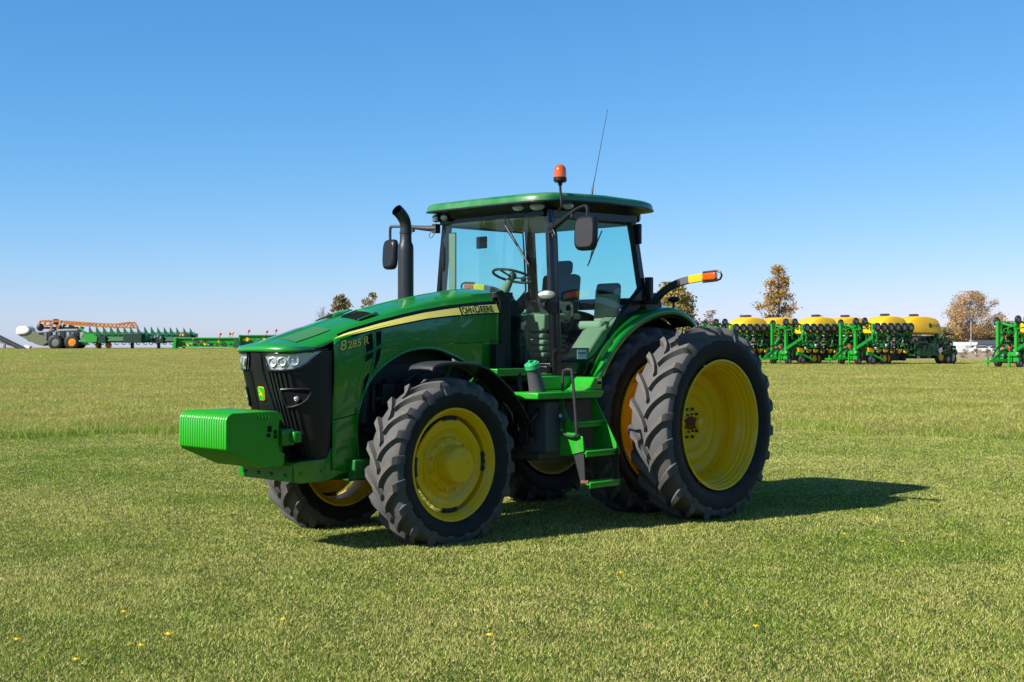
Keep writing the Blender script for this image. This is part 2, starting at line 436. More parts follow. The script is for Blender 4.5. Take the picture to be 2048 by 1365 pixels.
def blades(name, n, y0, y1, hmin, hmax, w0, lean, label, power=1.0, dryness=.35, mask=None, marg=2.0, kw=1.0, tone=(1, 1, 1)):
    # density falls with distance: sample y with pdf ~ y^(1-power)
    t = rng.random(n)
    e = 2 - power
    y = (y0 ** e + t * (y1 ** e - y0 ** e)) ** (1 / e) if abs(e) > 1e-6 else y0 * (y1 / y0) ** t
    hw = .415 * y + marg
    x = (rng.random(n) * 2 - 1) * hw
    if mask is not None:
        k = mask(x, y); x = x[k]; y = y[k]; n = len(x)
    z = height(x, y) - .004
    a = rng.random(n) * 2 * PI
    clump = noise2(x + 500, y + 500, .22, 3) * .6 + noise2(x + 500, y + 500, .07, 4) * .4
    h = (hmin + (hmax - hmin) * rng.random(n) ** 1.5) * (.6 + .8 * clump)
    w = w0 * (.6 + .8 * rng.random(n)) * (1 + y / 12 * kw)
    la = rng.random(n) * 2 * PI; lm = h * lean * (.3 + rng.random(n))
    V = np.zeros((n, 3, 3))
    dx = np.cos(a) * w / 2; dy = np.sin(a) * w / 2
    V[:, 0] = np.stack([x - dx, y - dy, z], 1); V[:, 1] = np.stack([x + dx, y + dy, z], 1)
    V[:, 2] = np.stack([x + np.cos(la) * lm, y + np.sin(la) * lm, z + h], 1)
    big = noise2(x + 500, y + 500, 1.7, 5) * .5 + noise2(x + 500, y + 500, .5, 6) * .3 + noise2(x + 900, y + 500, 5, 8) * .35
    r = rng.random(n)
    dry = np.clip((big - .42) * .9 + dryness, .05, .95)
    isdry = r < dry
    g1 = np.array([.070, .170, .008]); g2 = np.array([.25, .40, .028]); s1 = np.array([.42, .40, .09]); s2 = np.array([.80, .72, .30])
    q = rng.random((n, 1))
    c = np.where(isdry[:, None], s1 + (s2 - s1) * q ** 1.6, g1 + (g2 - g1) * q) * np.array(tone)
    me = bpy.data.meshes.new(name)
    me.vertices.add(3 * n); me.vertices.foreach_set('co', V.reshape(-1))
    me.loops.add(3 * n); me.loops.foreach_set('vertex_index', np.arange(3 * n, dtype=np.int32))
    me.polygons.add(n); me.polygons.foreach_set('loop_start', np.arange(0, 3 * n, 3, dtype=np.int32))
    at = me.attributes.new('tone', 'FLOAT_COLOR', 'FACE')
    at.data.foreach_set('color', np.concatenate([c, np.ones((n, 1))], 1).reshape(-1))
    me.materials.append(MG); me.update()
    o = bpy.data.objects.new(name, me); COL.objects.link(o)
    tag(o, label, 'grass', kind='stuff')
    return o
blades('lawn_grass', 2100000, 5.8, 28.8, .010, .029, .0028, .95, 'short mown lawn grass around the big tractor', power=1.42, tone=(1.24, 1.21, 1.22), dryness=.39, mask=lambda x, y: y < EDGE(x) + .25)
blades('rough_grass', 850000, 22, 140, .03, .09, .005, 1.2, 'taller unmown grass behind the mown lawn', power=1.55, dryness=.47, tone=(1.05, 1.04, .88), mask=lambda x, y: y > EDGE(x) - .15, kw=.30)

blades('tall_edge_grass', 130000, 21.5, 31, .07, .24, .006, .8, 'ragged taller green grass along the edge of the mown lawn', tone=(.78, .90, .62), power=1.0, dryness=.26, mask=lambda x, y: (y > EDGE(x)) & (y < EDGE(x) - .35 + 1.2 * (x < 0) * noise2(x + 100, y + 100, 4, 39) + 3.2 * noise2(x + 500, y + 500, .8, 31) * noise2(x + 300, y + 500, 2.6, 32)) & ((x < -2.0) | (x > 3.0)), kw=.25)  # tone also darkened, painting in the shadow side of the tufts

# ================================================================== TRACTOR
TR = empty('tractor', (.8952, 14.7713, 0), HEAD)
tag(TR, 'large green farm tractor with yellow wheels and front weights parked on the mown lawn', 'tractor')
TR.empty_display_size = 1

# ---- wheels
def tyre_mb(Ro, rb, W, nl, lug_h, zc, sgn):
    t = MB(); hw = W / 2; Rc = Ro - lug_h
    prof = [(rb - .01, -hw * .72), (rb + .01, -hw * .84), (rb + .06, -hw * .97), (rb + (Rc - rb) * .45, -hw * 1.06), (Rc - .09, -hw * 1.04), (Rc - .035, -hw * .95), (Rc - .014, -hw * .78),
            (Rc, -hw * .45), (Rc + .004, 0), (Rc, hw * .45), (Rc - .012, hw * .80), (Rc - .035, hw * .95), (Rc - .09, hw * 1.04), (rb + (Rc - rb) * .45, hw * 1.06), (rb + .06, hw * .97), (rb + .01, hw * .84), (rb - .01, hw * .72)]
    n = 96
    i0 = len(t.f)
    t.lathe(prof, n=n, mi=0)
    for fi in range(i0, len(t.f)):
        row = (fi - i0) // n
        if 4 <= row <= 11: t.m[fi] = 1
    # lugs
    def lug(side, th0):
        st = []
        K = 9
        for k in range(K):
            u = k / (K - 1)
            if u < .8:
                uu = u / .8; yy = hw * (-.02 + .98 * uu); rt = Ro - .003 - .020 * uu ** 2.6; rbm = Rc - .02 - .03 * uu ** 3
                sp = .29 * uu ** .68 * (hw / .24) / Ro
            else:
                uu = (u - .8) / .2; yy = hw * (.96 + .12 * uu); rt = Ro - .023 - .115 * uu; rbm = Rc - .06 - .10 * uu
                sp = (.29 + .02 * uu) * (hw / .24) / Ro
            wt = (.022 + .018 * u) / Ro; wb = wt * 1.95
            if u > .8: wb = wt * 1.5
            st.append((yy, rt, rbm, sp, wt, wb))
        vs = []
        for (yy, rt, rbm, sp, wt, wb) in st:
            th = th0 + sp
            yb = yy if yy < hw * .95 else yy - .03
            for (dth, rr, y_) in ((-wb, rbm, yb), (-wt, rt, yy), (wt, rt, yy), (wb * 1.15, rbm, yb)):
                a = th + dth
                vs.append((rr * math.cos(a), side * y_, rr * math.sin(a)))
        fs = []; K = len(st); mi = []
        for k in range(K - 1):
            for j in range(3):
                q = (k * 4 + j, k * 4 + j + 1, (k + 1) * 4 + j + 1, (k + 1) * 4 + j)
                fs.append(q if side > 0 else q[::-1]); mi.append(2 if (j == 1 and k < 7) else 1)
        fs.append((0, 1, 2, 3) if side > 0 else (3, 2, 1, 0)); mi.append(1)
        b = (K - 1) * 4
        fs.append((b + 3, b + 2, b + 1, b) if side > 0 else (b, b + 1, b + 2, b + 3)); mi.append(1)
        k0 = len(t.f); t.add(vs, fs, 0)
        for i, m_ in enumerate(mi): t.m[k0 + i] = m_
    for i in range(nl):
        a = 2 * PI * i / nl + .13
        lug(1, a); lug(-1, a + PI / nl)
    # flatten against the ground
    lim = -zc - .012
    out = []
    for (x, y, z) in t.v:
        if z < lim:
            y = y * (1 + (lim - z) * .9); z = lim + (z - lim) * .04
        out.append((x, y, z))
    t.v = out
    if sgn < 0: t.flipy()
    return t
def bolt(mb, x, y0, z, r=.014, h=.018, mi=0):
    mb.lathe([(r * 1.5, 0), (r * 1.5, .004), (r, .004), (r, h), (.0005, h)], (x, y0, z), 'y', 6, mi)

FR_R, FR_RIM, FR_W, FR_Z, FR_Y = .805, .515, .40, .722, .80
RR_R, RR_RIM, RR_W, RR_Z = 1.035, .675, .47, .988
def front_wheel(sgn):
    w = MB(); hw = .17
    # barrel, flange at local y=+.16
    w.lathe([(.500, -.165), (.521, -.165), (.521, -.158), (.497, -.150), (.490, -.11), (.470, -.09), (.455, .02), (.462, .09), (.478, .105), (.486, .13), (.500, .148), (.512, .152), (.524, .158), (.524, .166), (.505, .167), (.497, .155)], n=96)
    w.lathe([(.497, .155), (.482, .145), (.470, .118), (.452, .100), (.447, .03), (.447, -.09), (.482, -.12), (.497, -.15)], n=96)
    # dish
    n = 96; rows = []
    for (r, h, k) in ((.432, .070, 1), (.430, .090, 1), (.415, .092, 1), (.33, .082, 0), (.315, .068, 0), (.28, .055, 0), (.262, .062, 0), (.24, .098, 0), (.22, .108, 0), (.15, .108, 0)):
        row = []
        for i in range(n):
            a = 2 * PI * i / n
            rr = r - (.028 * abs(math.sin(2 * a)) ** 1.3 if k else 0)
            row.append((rr * math.cos(a), h, rr * math.sin(a)))
        rows.append(row)
    w.grid(rows, wrap=True)
    o = w.flipy() if sgn < 0 else w
    y0 = sgn * FR_Y
    rim = o.build('front_wheel', M['yellow'], TR, loc=(3.05, y0, FR_Z), recalc=False)
    ty = tyre_mb(FR_R, FR_RIM, FR_W, 20, .050, FR_Z, sgn).build('tyre', [M['rubber'], M['tread'], M['lugtop']], rim, ang=30)
    h = MB()
    h.lathe([(.205, .105), (.205, .118), (.188, .122), (.186, .15), (.172, .215), (.166, .238), (.158, .248), (.0008, .250)], n=64)
    for i in range(12):
        a = 2 * PI * (i + .5) / 12; bolt(h, .238 * math.cos(a), .098, .238 * math.sin(a), .017, .032)
    bolt(h, -.10, .249, .02, .008, .012)
    if sgn < 0: h.flipy()
    h.build('hub', M['yellow'], rim)
    for q in range(4):
        c = MB()
        for j in (-1, 0, 1):
            a = q * PI / 2 + j * .145
            bolt(c, .432 * math.cos(a), .096, .432 * math.sin(a), .013, .022)
            c.box((.428 * math.cos(a), .0935, .428 * math.sin(a)), (.042, .012, .060), (0, -a, 0))
        if sgn < 0: c.flipy()
        c.build('clamp_bolts', M['engine'], rim)
    return rim
def rear_wheel(sgn, yc, outer):
    w = MB()
    f = .225                              # flange half spacing
    prof = [(.655, -f), (.682, -f - .004), (.682, -f + .006), (.658, -f + .012), (.648, -f + .05), (.628, -f + .075), (.615, -.08), (.585, -.05), (.58, .03), (.612, .07), (.628, .12), (.645, .145), (.652, f - .03), (.664, f - .010), (.682, f - .006), (.683, f + .004), (.664, f + .005)]
    w.lathe(prof, n=112)
    yd = -.20 if outer else .02
    w.lathe([(.664, f + .005), (.655, f - .005), (.647, f - .03), (.637, f - .035), (.632, f - .075), (.620, f - .085), (.614, f - .12), (.600, f - .13), (.592, f - .17), (.575, f - .19), (.565, f - .235),
             (.552, yd + .10), (.535, yd + .06), (.49, yd + .035), (.44, yd + .030), (.415, yd + .045), (.39, yd + .05), (.35, yd + .03), (.31, yd + .032), (.29, yd + .01), (.25, yd - .004), (.06, yd - .004)], n=112)
    w.lathe([(.655, -f), (.63, -f + .03), (.60, -.10), (.56, -.06), (.54, yd - .01 if not outer else -.05)], n=112)
    if not outer:
        w.lathe([(.64, -f + .02), (.60, -.12), (.5, -.04), (.3, -.02)], n=64)
    if sgn < 0: w.flipy()
    rim = w.build('outer_rear_wheel' if outer else 'inner_rear_wheel', M['yellow'], TR, loc=(0, sgn * yc, RR_Z))
    tyre_mb(RR_R, RR_RIM, RR_W, 22, .058, RR_Z, sgn).build('tyre', [M['rubber'], M['tread'], M['lugtop']], rim, ang=30)
    h = MB()
    if outer:
        for i in range(10):
            a = 2 * PI * i / 10; bolt(h, .155 * math.cos(a), yd, .155 * math.sin(a), .016, .03, 1)
        for i in range(8):
            a = 2 * PI * (i + .4) / 8; bolt(h, .098 * math.cos(a), yd, .098 * math.sin(a), .011, .035, 1)
        h.lathe([(.21, yd - .002), (.205, yd + .004), (.125, yd + .005), (.12, yd + .012), (.07, yd + .016)], n=40, mi=0)
        h.lathe([(.072, yd + .014), (.072, yd + .05), (.06, yd + .055), (.057, yd + .13)], n=36, mi=2)
        h.lathe([(.058, yd + .13), (.058, yd + .16), (.05, yd + .165), (.0008, yd + .166)], n=36, mi=0)
    else:
        h.lathe([(.525, yd + .028), (.525, yd + .034), (.19, yd + .034)], n=48, mi=0)
        for i in range(12):
            a = 2 * PI * i / 12; bolt(h, .50 * math.cos(a), yd + .03, .50 * math.sin(a), .016, .05, 0)
        h.lathe([(.2, yd), (.2, yd + .08), (.09, yd + .1), (.09, yd + .3), (.0008, yd + .3)], n=40, mi=0)
    if sgn < 0: h.flipy()
    h.build('hub', [M['yellow'], M['engine'], M['rust']], rim)
    return rim
for sg in (1, -1):
    front_wheel(sg)
    rear_wheel(sg, .78, False)
    rear_wheel(sg, 1.575, True)

# ---- chassis, axles, engine
c = MB()
c.box((3.05, 0, .66), (.26, 1.25, .22)); c.box((3.05, .5, .66), (.34, .26, .36)); c.box((3.05, -.5, .66), (.34, .26, .36))
c.tube([(3.05, -.72, .72), (3.05, .72, .72)], .13, 20)
c.box((3.55, .0, .72), (1.0, .5, .26))
c.box((3.72, .47, .70), (.30, .10, .18)); c.tube([(3.3, .2, .62), (3.3, .62, .66)], .035, 10); c.tube([(3.3, -.2, .62), (3.3, -.62, .66)], .035, 10)
c.build('front_axle', M['chassis'], TR, bevel=.012)
c = MB()
c.box((1.6, 0, .86), (2.6, .56, .52)); c.box((.3, 0, .98), (1.0, .9, .7)); c.tube([(0, -1.35, RR_Z), (0, 1.35, RR_Z)], .105, 24)
c.box((-.55, 0, .75), (.5, .5, .45)); c.box((1.7, .35, 1.25), (.9, .7, .35)); c.box((1.7, -.35, 1.25), (.9, .7, .35)); c.box((.7, 0, 1.35), (1.2, 1.4, .25))
c.build('transmission', M['engine'], TR, bevel=.02)
e = MB()
e.box((2.95, 0, 1.25), (1.5, .52, .8)); e.box((3.1, 0, 1.75), (1.2, .44, .25))
for i in range(6):
    e.tube([(2.5 + i * .2, .27, 1.5), (2.5 + i * .2, .34, 1.44), (2.5 + i * .2, .34, 1.2)], .022, 8)
e.box((3.35, .33, 1.36), (.14, .12, .2)); e.tube([(3.62, .33, 1.1), (3.62, .33, 1.45)], .06, 14); e.tube([(2.6, .35, 1.28), (3.5, .35, 1.32)], .03, 8)
e.tube([(2.7, .3, 1.0), (3.0, .36, 1.05), (3.3, .34, .95), (3.6, .3, 1.05)], .025, 8); e.lathe([(.0008, 0), (.1, 0), (.1, .1), (.0008, .1)], (3.25, .28, 1.15), 'y', 24)
e.tube([(2.55, .36, 1.15), (2.55, .36, 1.4)], .055, 14)
e.build('engine', M['engine'], TR, bevel=.01)
e = MB()
for k in range(5):
    e.tube(smoothcurve([(2.95 + .05 * k, .40, 1.60 - .03 * k), (2.8 + .04 * k, .50, 1.58), (2.65, .56, 1.50 - .03 * k), (2.6, .5, 1.3)]), .014, 8, mi=k % 3)
e.build('hose_bundle', [M['black'], M['greyblack'], mat('maroon_hose', (.12, .03, .06), .5)], TR)

# ---- hood
SH = [(4.409, 1.817), (4.135, 1.893), (3.794, 1.999), (3.498, 2.076), (3.191, 2.156), (2.872, 2.224), (2.542, 2.281), (2.198, 2.33), (1.841, 2.36)]
ST = [(4.20, 1.835), (4.033, 1.890), (3.85, 1.952), (3.496, 2.038), (3.19, 2.103), (2.936, 2.15), (2.608, 2.195), (2.267, 2.232), (1.912, 2.258)]
SB = [(4.20, 1.80), (4.033, 1.870), (3.85, 1.916), (3.496, 1.987), (3.19, 2.037), (2.936, 2.078), (2.608, 2.112), (2.267, 2.137), (1.898, 2.154)]
def plan_x(y, xf, xb, w, n=3.2):
    q = min(1, abs(y) / w); return xb + (xf - xb) * (1 - q ** n) ** (1 / n)
def hood_rows():
    rows = []
    xs = [None, None, None] + [4.36, 4.25, 4.1, 4.03] + [float(a) for a in np.linspace(3.98, 1.93, 44)]
    ys = [0, .012, .022, .06, .15, .25, .325, .345, .358, .378, .395, .421, .447]
    for i, x in enumerate(xs):
        row = []
        for yy in [-a for a in ys[::-1][:-1]] + ys:
            a = abs(yy)
            if x is None:
                # rolled front edge
                dx, dz = [(0.0, -.045), (.0, -.018), (-.02, .0)][i]
                px = plan_x(yy, 4.60, 4.07, .452, 3.4) + dx
                if i == 2: px -= .0
                zt = interp(min(px, 4.45), SH) + .035 * (1 - (a / .45) ** 2) if i == 2 else 0
                base = 1.800 + .012 * (1 - (a / .45) ** 2)
                z = base + dz if i < 2 else base + .008
                row.append((px, yy, z)); continue
            # blend plan curvature near the nose
            k = max(0, (x - 3.95) / .5)
            px = x + (plan_x(yy, 4.60, 4.07, .452, 3.4) - 4.455) * min(1, k) ** 1.5 * .9 if x > 3.95 else x
            if a > .40 and x > 3.95: px = min(px, x)
            zs = interp(px, [(4.6, 1.785)] + SH) if px > 4.409 else interp(px, SH)
            crown = .048 * (1 - (a / .345) ** 2) if a < .345 else 0
            if a < .03: crown += -.006 if a < .012 else (.007 if a < .022 else 0)
            zt = interp(px, ST); zb = interp(px, SB)
            if a <= .345: z = zs + crown
            else:
                if x > 4.0:
                    zt = zs - .02; zb = min(zs - .045, zb)
                t = {.358: .32, .378: .72, .395: 1.0, .421: 1.5, .447: 2.0}[a]
                z = zs + (zt - zs) * t if t <= 1 else zt + (zb - zt) * (t - 1)
            sgn = 1 if yy > 0 else -1
            row.append((px, yy, z))
        rows.append(row)
    return rows
hr = hood_rows()
h = MB(); h.grid(hr)
M['hoodtop'] = mat('green_hood_sky_sheen', (.012, .26, .02), .34, coat=1.0, coat_rough=.05, var=.06, vscale=1.5)  # hood green with sky sheen painted in: lighter base, stronger coat
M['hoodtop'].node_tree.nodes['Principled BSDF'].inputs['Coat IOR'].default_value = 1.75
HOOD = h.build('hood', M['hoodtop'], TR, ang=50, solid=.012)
def hood_z(x, y):
    a = abs(y)
    return interp(x, SH) + (.048 * (1 - (a / .365) ** 2) if a < .365 else 0)
# mesh screens and vents on the hood top
for s_ in (1, -1):
    b = MB(); rows = []
    for x in np.linspace(4.36, 3.97, 8):
        rows.append([(float(x), s_ * y, hood_z(x, y) + .004 + .0) for y in np.linspace(.07, .30, 6)])
    b.grid(rows, flip=(s_ < 0)); b.build('hood_screen', M['meshhood'], HOOD, recalc=False)
    b = MB(); rows = []
    for i, x in enumerate((3.66, 3.56, 3.46)):
        rows.append([(x, s_ * y, hood_z(x, y) + .004 + .003 * i) for y in (.06, .15, .25, .31)])
    b.grid(rows, flip=(s_ < 0), mi=1)
    pts = [(3.455, s_ * y, hood_z(3.455, y) + .022) for y in (.055, .12, .2, .28, .315)]
    for p, q in zip(pts, pts[1:]): b.bar(p, q, .05, .012)
    b.bar((3.455, s_ * .055, hood_z(3.45, .05) + .02), (3.66, s_ * .055, hood_z(3.66, .05) + .006), .014, .012)
    b.bar((3.455, s_ * .315, hood_z(3.45, .3) + .02), (3.66, s_ * .315, hood_z(3.66, .3) + .006), .014, .012)
    b.build('hood_vent', [M['green_hood'], M['mesh']], HOOD, smooth=False)
# side panels with the wheel arch
ARCH = [(3.745, .70), (3.765, .90), (3.773, 1.099), (3.72, 1.324), (3.603, 1.527), (3.423, 1.663), (3.207, 1.755), (2.989, 1.786), (2.80, 1.775), (2.626, 1.727), (2.45, 1.665), (2.286, 1.60), (1.93, 1.595)]
def side_y(x, z):
    top = interp(x, SB)
    t = (top - z) / 1.0
    return .447 + .020 * math.sin(min(1, t / .55) * PI) * ss(1.9, 2.6, x) - .012 * t
for s_ in (1, -1):
    p = MB()
    xs = list(np.linspace(4.05, 3.78, 8)) + list(np.linspace(3.770, 3.60, 8)) + list(np.linspace(3.57, 1.93, 34))
    rows = []
    for x in xs:
        zt = interp(x, SB) + .012
        zb = .68 if x > 3.775 else interp(x, ARCH[2:])
        if x > 3.775: zb = .70 + .0 * x
        rows.append([(float(x), s_ * float(side_y(x, zt + (zb - zt) * t)), zt + (zb - zt) * t) for t in np.linspace(0, 1, 18)])
    p.grid(rows, flip=(s_ < 0))
    SP = p.build('side_panel', M['green_hood'], TR, ang=60, solid=.012)
    # arch lip
    l = MB(); pts = smoothcurve([(x, 0, z) for x, z in ARCH], 4)
    rows = [[(q.x, s_ * (side_y(q.x, q.z) + .004), q.z + .026), (q.x, s_ * (side_y(q.x, q.z) + .012), q.z + .012), (q.x, s_ * (side_y(q.x, q.z) + .010), q.z - .002), (q.x, s_ * (side_y(q.x, q.z) - .06), q.z - .008)] for q in pts]
    l.grid(rows, flip=(s_ < 0)); l.build('arch_lip', M['green_hood'], SP, ang=60)
    # seam
    l = MB(); pts = [(4.05, 1.155), (3.9, 1.175), (3.775, 1.20)]
    for a, b in zip(pts, pts[1:]): l.bar((a[0], s_ * (side_y(*a) + .001), a[1]), (b[0], s_ * (side_y(*b) + .001), b[1]), .004, .008)
    l.build('panel_seam', M['mesh'], SP, smooth=False); l = MB()
    pts = [(2.55, 1.835), (2.3, 1.845), (1.95, 1.865)]
    for a, b in zip(pts, pts[1:]): l.bar((a[0], s_ * (side_y(*a) + .001), a[1]), (b[0], s_ * (side_y(*b) + .001), b[1]), .004, .005)
    l.build('panel_seam', M['mesh'], SP, smooth=False)
    # side vents
    for poly in ([(3.687, 1.908), (3.610, 1.932), (3.604, 1.785), (3.695, 1.752)], [(3.699, 1.725), (3.604, 1.761), (3.628, 1.62), (3.66, 1.50), (3.722, 1.324)],
                 [(3.570, 1.940), (3.502, 1.955), (3.508, 1.834), (3.572, 1.807)], [(3.572, 1.775), (3.508, 1.800), (3.53, 1.70), (3.56, 1.640), (3.612, 1.56)]):
        l = MB(); n = len(poly)
        l.add([(x, s_ * (side_y(x, z) + .003), z) for x, z in poly], [tuple(range(n))[::(-1 if s_ > 0 else 1)]])
        l.build('side_vent', M['mesh'], SP, smooth=False)
        cx = sum(q[0] for q in poly) / n; cz = sum(q[1] for q in poly) / n
        l = MB()
        P3 = [(x + (x - cx) * .10, s_ * (side_y(x, z) + .003), z + (z - cz) * .05) for x, z in poly]
        for a, b in zip(P3, P3[1:] + P3[:1]): l.tube([a, b], .006, 6)
        l.build('vent_frame', M['green_hood'], SP)
    # stripe, black border + yellow band
    l = MB(); k = MB(); xs = np.linspace(4.03, 1.95, 44)
    def sy(x, z):
        zt = interp(x, ST); zb = interp(x, SB)
        t = (zt - z) / (zt - zb); return .396 + .0515 * min(1.25, max(-.15, t))
    for i in range(len(xs) - 1):
        q = []
        for x in (xs[i], xs[i + 1]):
            zt = interp(x, ST); zb = interp(x, SB); e_ = min(1, (4.03 - x) / .35) ** .7; zm = (zt + zb) / 2 * (1 - e_) + zt * e_; zl = zm - (zt - zb) * e_ ** .8
            q.append([(x, s_ * (sy(x, zm) + .009), zm + .002), (x, s_ * (sy(x, zl) + .009), zl - .002), (x, s_ * (sy(x, zt) + .0065), zt + .014), (x, s_ * (sy(x, zb) + .0065), zb - .016)])
        f = (0, 1, 2, 3) if s_ > 0 else (3, 2, 1, 0)
        l.add([q[0][0], q[0][1], q[1][1], q[1][0]], [f])
        if i > 0: k.add([q[0][2], q[0][3], q[1][3], q[1][2]], [f])
    l.build('yellow_stripe', M['yellow_decal'], SP); k.build('stripe_border', M['blackgloss'], SP)

def text_mesh(txt, size, ext=.0, shear=0.0, bold=0.0):
    cu = bpy.data.curves.new('t', 'FONT'); cu.body = txt; cu.size = size; cu.extrude = ext; cu.shear = shear; cu.align_x = 'LEFT'; cu.offset = bold
    to = bpy.data.objects.new('t', cu); COL.objects.link(to)
    dg = bpy.context.evaluated_depsgraph_get(); me = bpy.data.meshes.new_from_object(to.evaluated_get(dg))
    bpy.data.objects.remove(to); return me
def put_text(name, txt, size, m_, parent, org, ux, uy, shear=0.0, bold=0.0, width=None, off=0.0, wrap=None):
    me = text_mesh(txt, size, .0, shear, bold); me.name = name
    xs = [v.co.x for v in me.vertices]; sc = 1
    if width: sc = width / (max(xs) - min(xs))
    ux = Vector(ux); uy = Vector(uy); nrm = ux.cross(uy).normalized()
    x0 = min(xs)
    for v in me.vertices:
        p = Vector(org) + ux * ((v.co.x - x0) * sc) + uy * v.co.y + nrm * off
        if wrap: p = wrap(p)
        v.co = p
    me.materials.clear(); me.materials.append(m_)
    o = bpy.data.objects.new(name, me); COL.objects.link(o); o.parent = parent; return o
SPL = [o for o in TR.children if o.name.startswith('side_panel')]
def on_stripe(s_, off):
    def f(p):
        return Vector((p.x, s_ * (sy(p.x, p.z) + off), p.z))
    return f
def on_side(s_, off):
    def f(p): return Vector((p.x, s_ * (side_y(p.x, p.z) + off), p.z))
    return f
for s_, SP in zip((1, -1), SPL):
    ux = Vector((-1, 0, .06)) if s_ > 0 else Vector((1, 0, -.06))
    o1 = (2.50, s_ * .45, 2.130) if s_ > 0 else (2.06, s_ * .45, 2.160)
    for nm, m_, of, bd in (('letter_outline', M['yellow_decal'], .0105, .005), ('brand_lettering', M['blackgloss'], .0118, .0015)):
        # capitals larger than the small caps
        pen = 0
        for word, size, wd in (('J', .115, .035), ('OHN', .088, .155), ('D', .115, .065), ('EERE', .088, .17)):
            org = Vector(o1) + ux * pen
            put_text(nm, word, size, m_, SP, org, ux, (0, 0, 1), bold=bd, width=wd, wrap=on_stripe(s_, of))
            pen += wd + (.014 if word != 'OHN' else .02)
    o2 = (3.985, s_ * .45, 1.772) if s_ > 0 else (3.76, s_ * .45, 1.81)
    ux = Vector((-1, 0, .20)) if s_ > 0 else Vector((1, 0, -.16))
    for nm, m_, of, bd in (('number_outline', M['blackgloss'], .0035, .004), ('model_number', M['numyellow'], .005, .0015)):
        pen = 0
        for word, size, wd in (('8', .125, .075), ('285', .095, .16), ('R', .105, .06)):
            put_text(nm, word, size, m_, SP, Vector(o2) + ux * pen, ux, (0, 0, 1), shear=.12, bold=bd, width=wd, wrap=on_side(s_, of))
            pen += wd + (.006 if word == '8' else .03)

# ---- grille
def gl_front(z): return interp(z, [(1.80, 4.565), (1.6, 4.535), (1.39, 4.478), (1.1, 4.39), (.8, 4.28)])
def gl_w(z): return interp(z, [(1.80, .440), (1.2, .430), (.8, .40)])
def gl_pt(a, z, off=0.0):
    # a: -90..90 degrees around the plan curve, 0 at the nose
    n = 3.2; sa, ca = math.sin(a), math.cos(a); w = gl_w(z) + off; xf = gl_front(z) + off; xb = 4.045
    return (xb + (xf - xb) * abs(ca) ** (2 / n), math.copysign(w * abs(sa) ** (2 / n), a) if a else 0.0, z)
gr = MB(); AA = np.linspace(-PI / 2, PI / 2, 61)
gr.grid([[gl_pt(a, z) for a in AA] for z in np.linspace(1.775, .80, 20)], flip=True)
def y_to_a(y, z):
    return math.copysign(math.asin((min(1, abs(y) / gl_w(z))) ** 1.6), y)
# vertical ribs in the front face and smooth raised centre
for s_ in (1, -1):
    for j in range(6):
        y = .135 + j * .040
        zs = np.linspace(1.59, .84, 12)
        rows = []
        for z in zs:
            yy = (y + (1.59 - z) * (.030 - j * .006)) * s_
            r_ = []
            for dy, of in ((-.014, .0005), (-.011, .014), (.009, .014), (.012, .0005)):
                r_.append(gl_pt(y_to_a(yy + dy, z), z, of))
            rows.append(r_)
        gr.grid(rows, flip=True)
rows = []
for z in np.linspace(1.765, .84, 16):
    hwid = interp(z, [(1.765, .085), (1.6, .075), (1.3, .115), (.84, .135)])
    rows.append([gl_pt(y_to_a(q, z), z, of) for q, of in ((-hwid, .0), (-hwid + .012, .018), (-hwid * .5, .022), (.001, .024), (hwid * .5, .022), (hwid - .012, .018), (hwid, .0))])
gr.grid(rows, flip=True)
GR = gr.build('grille', M['black'], TR, ang=40)
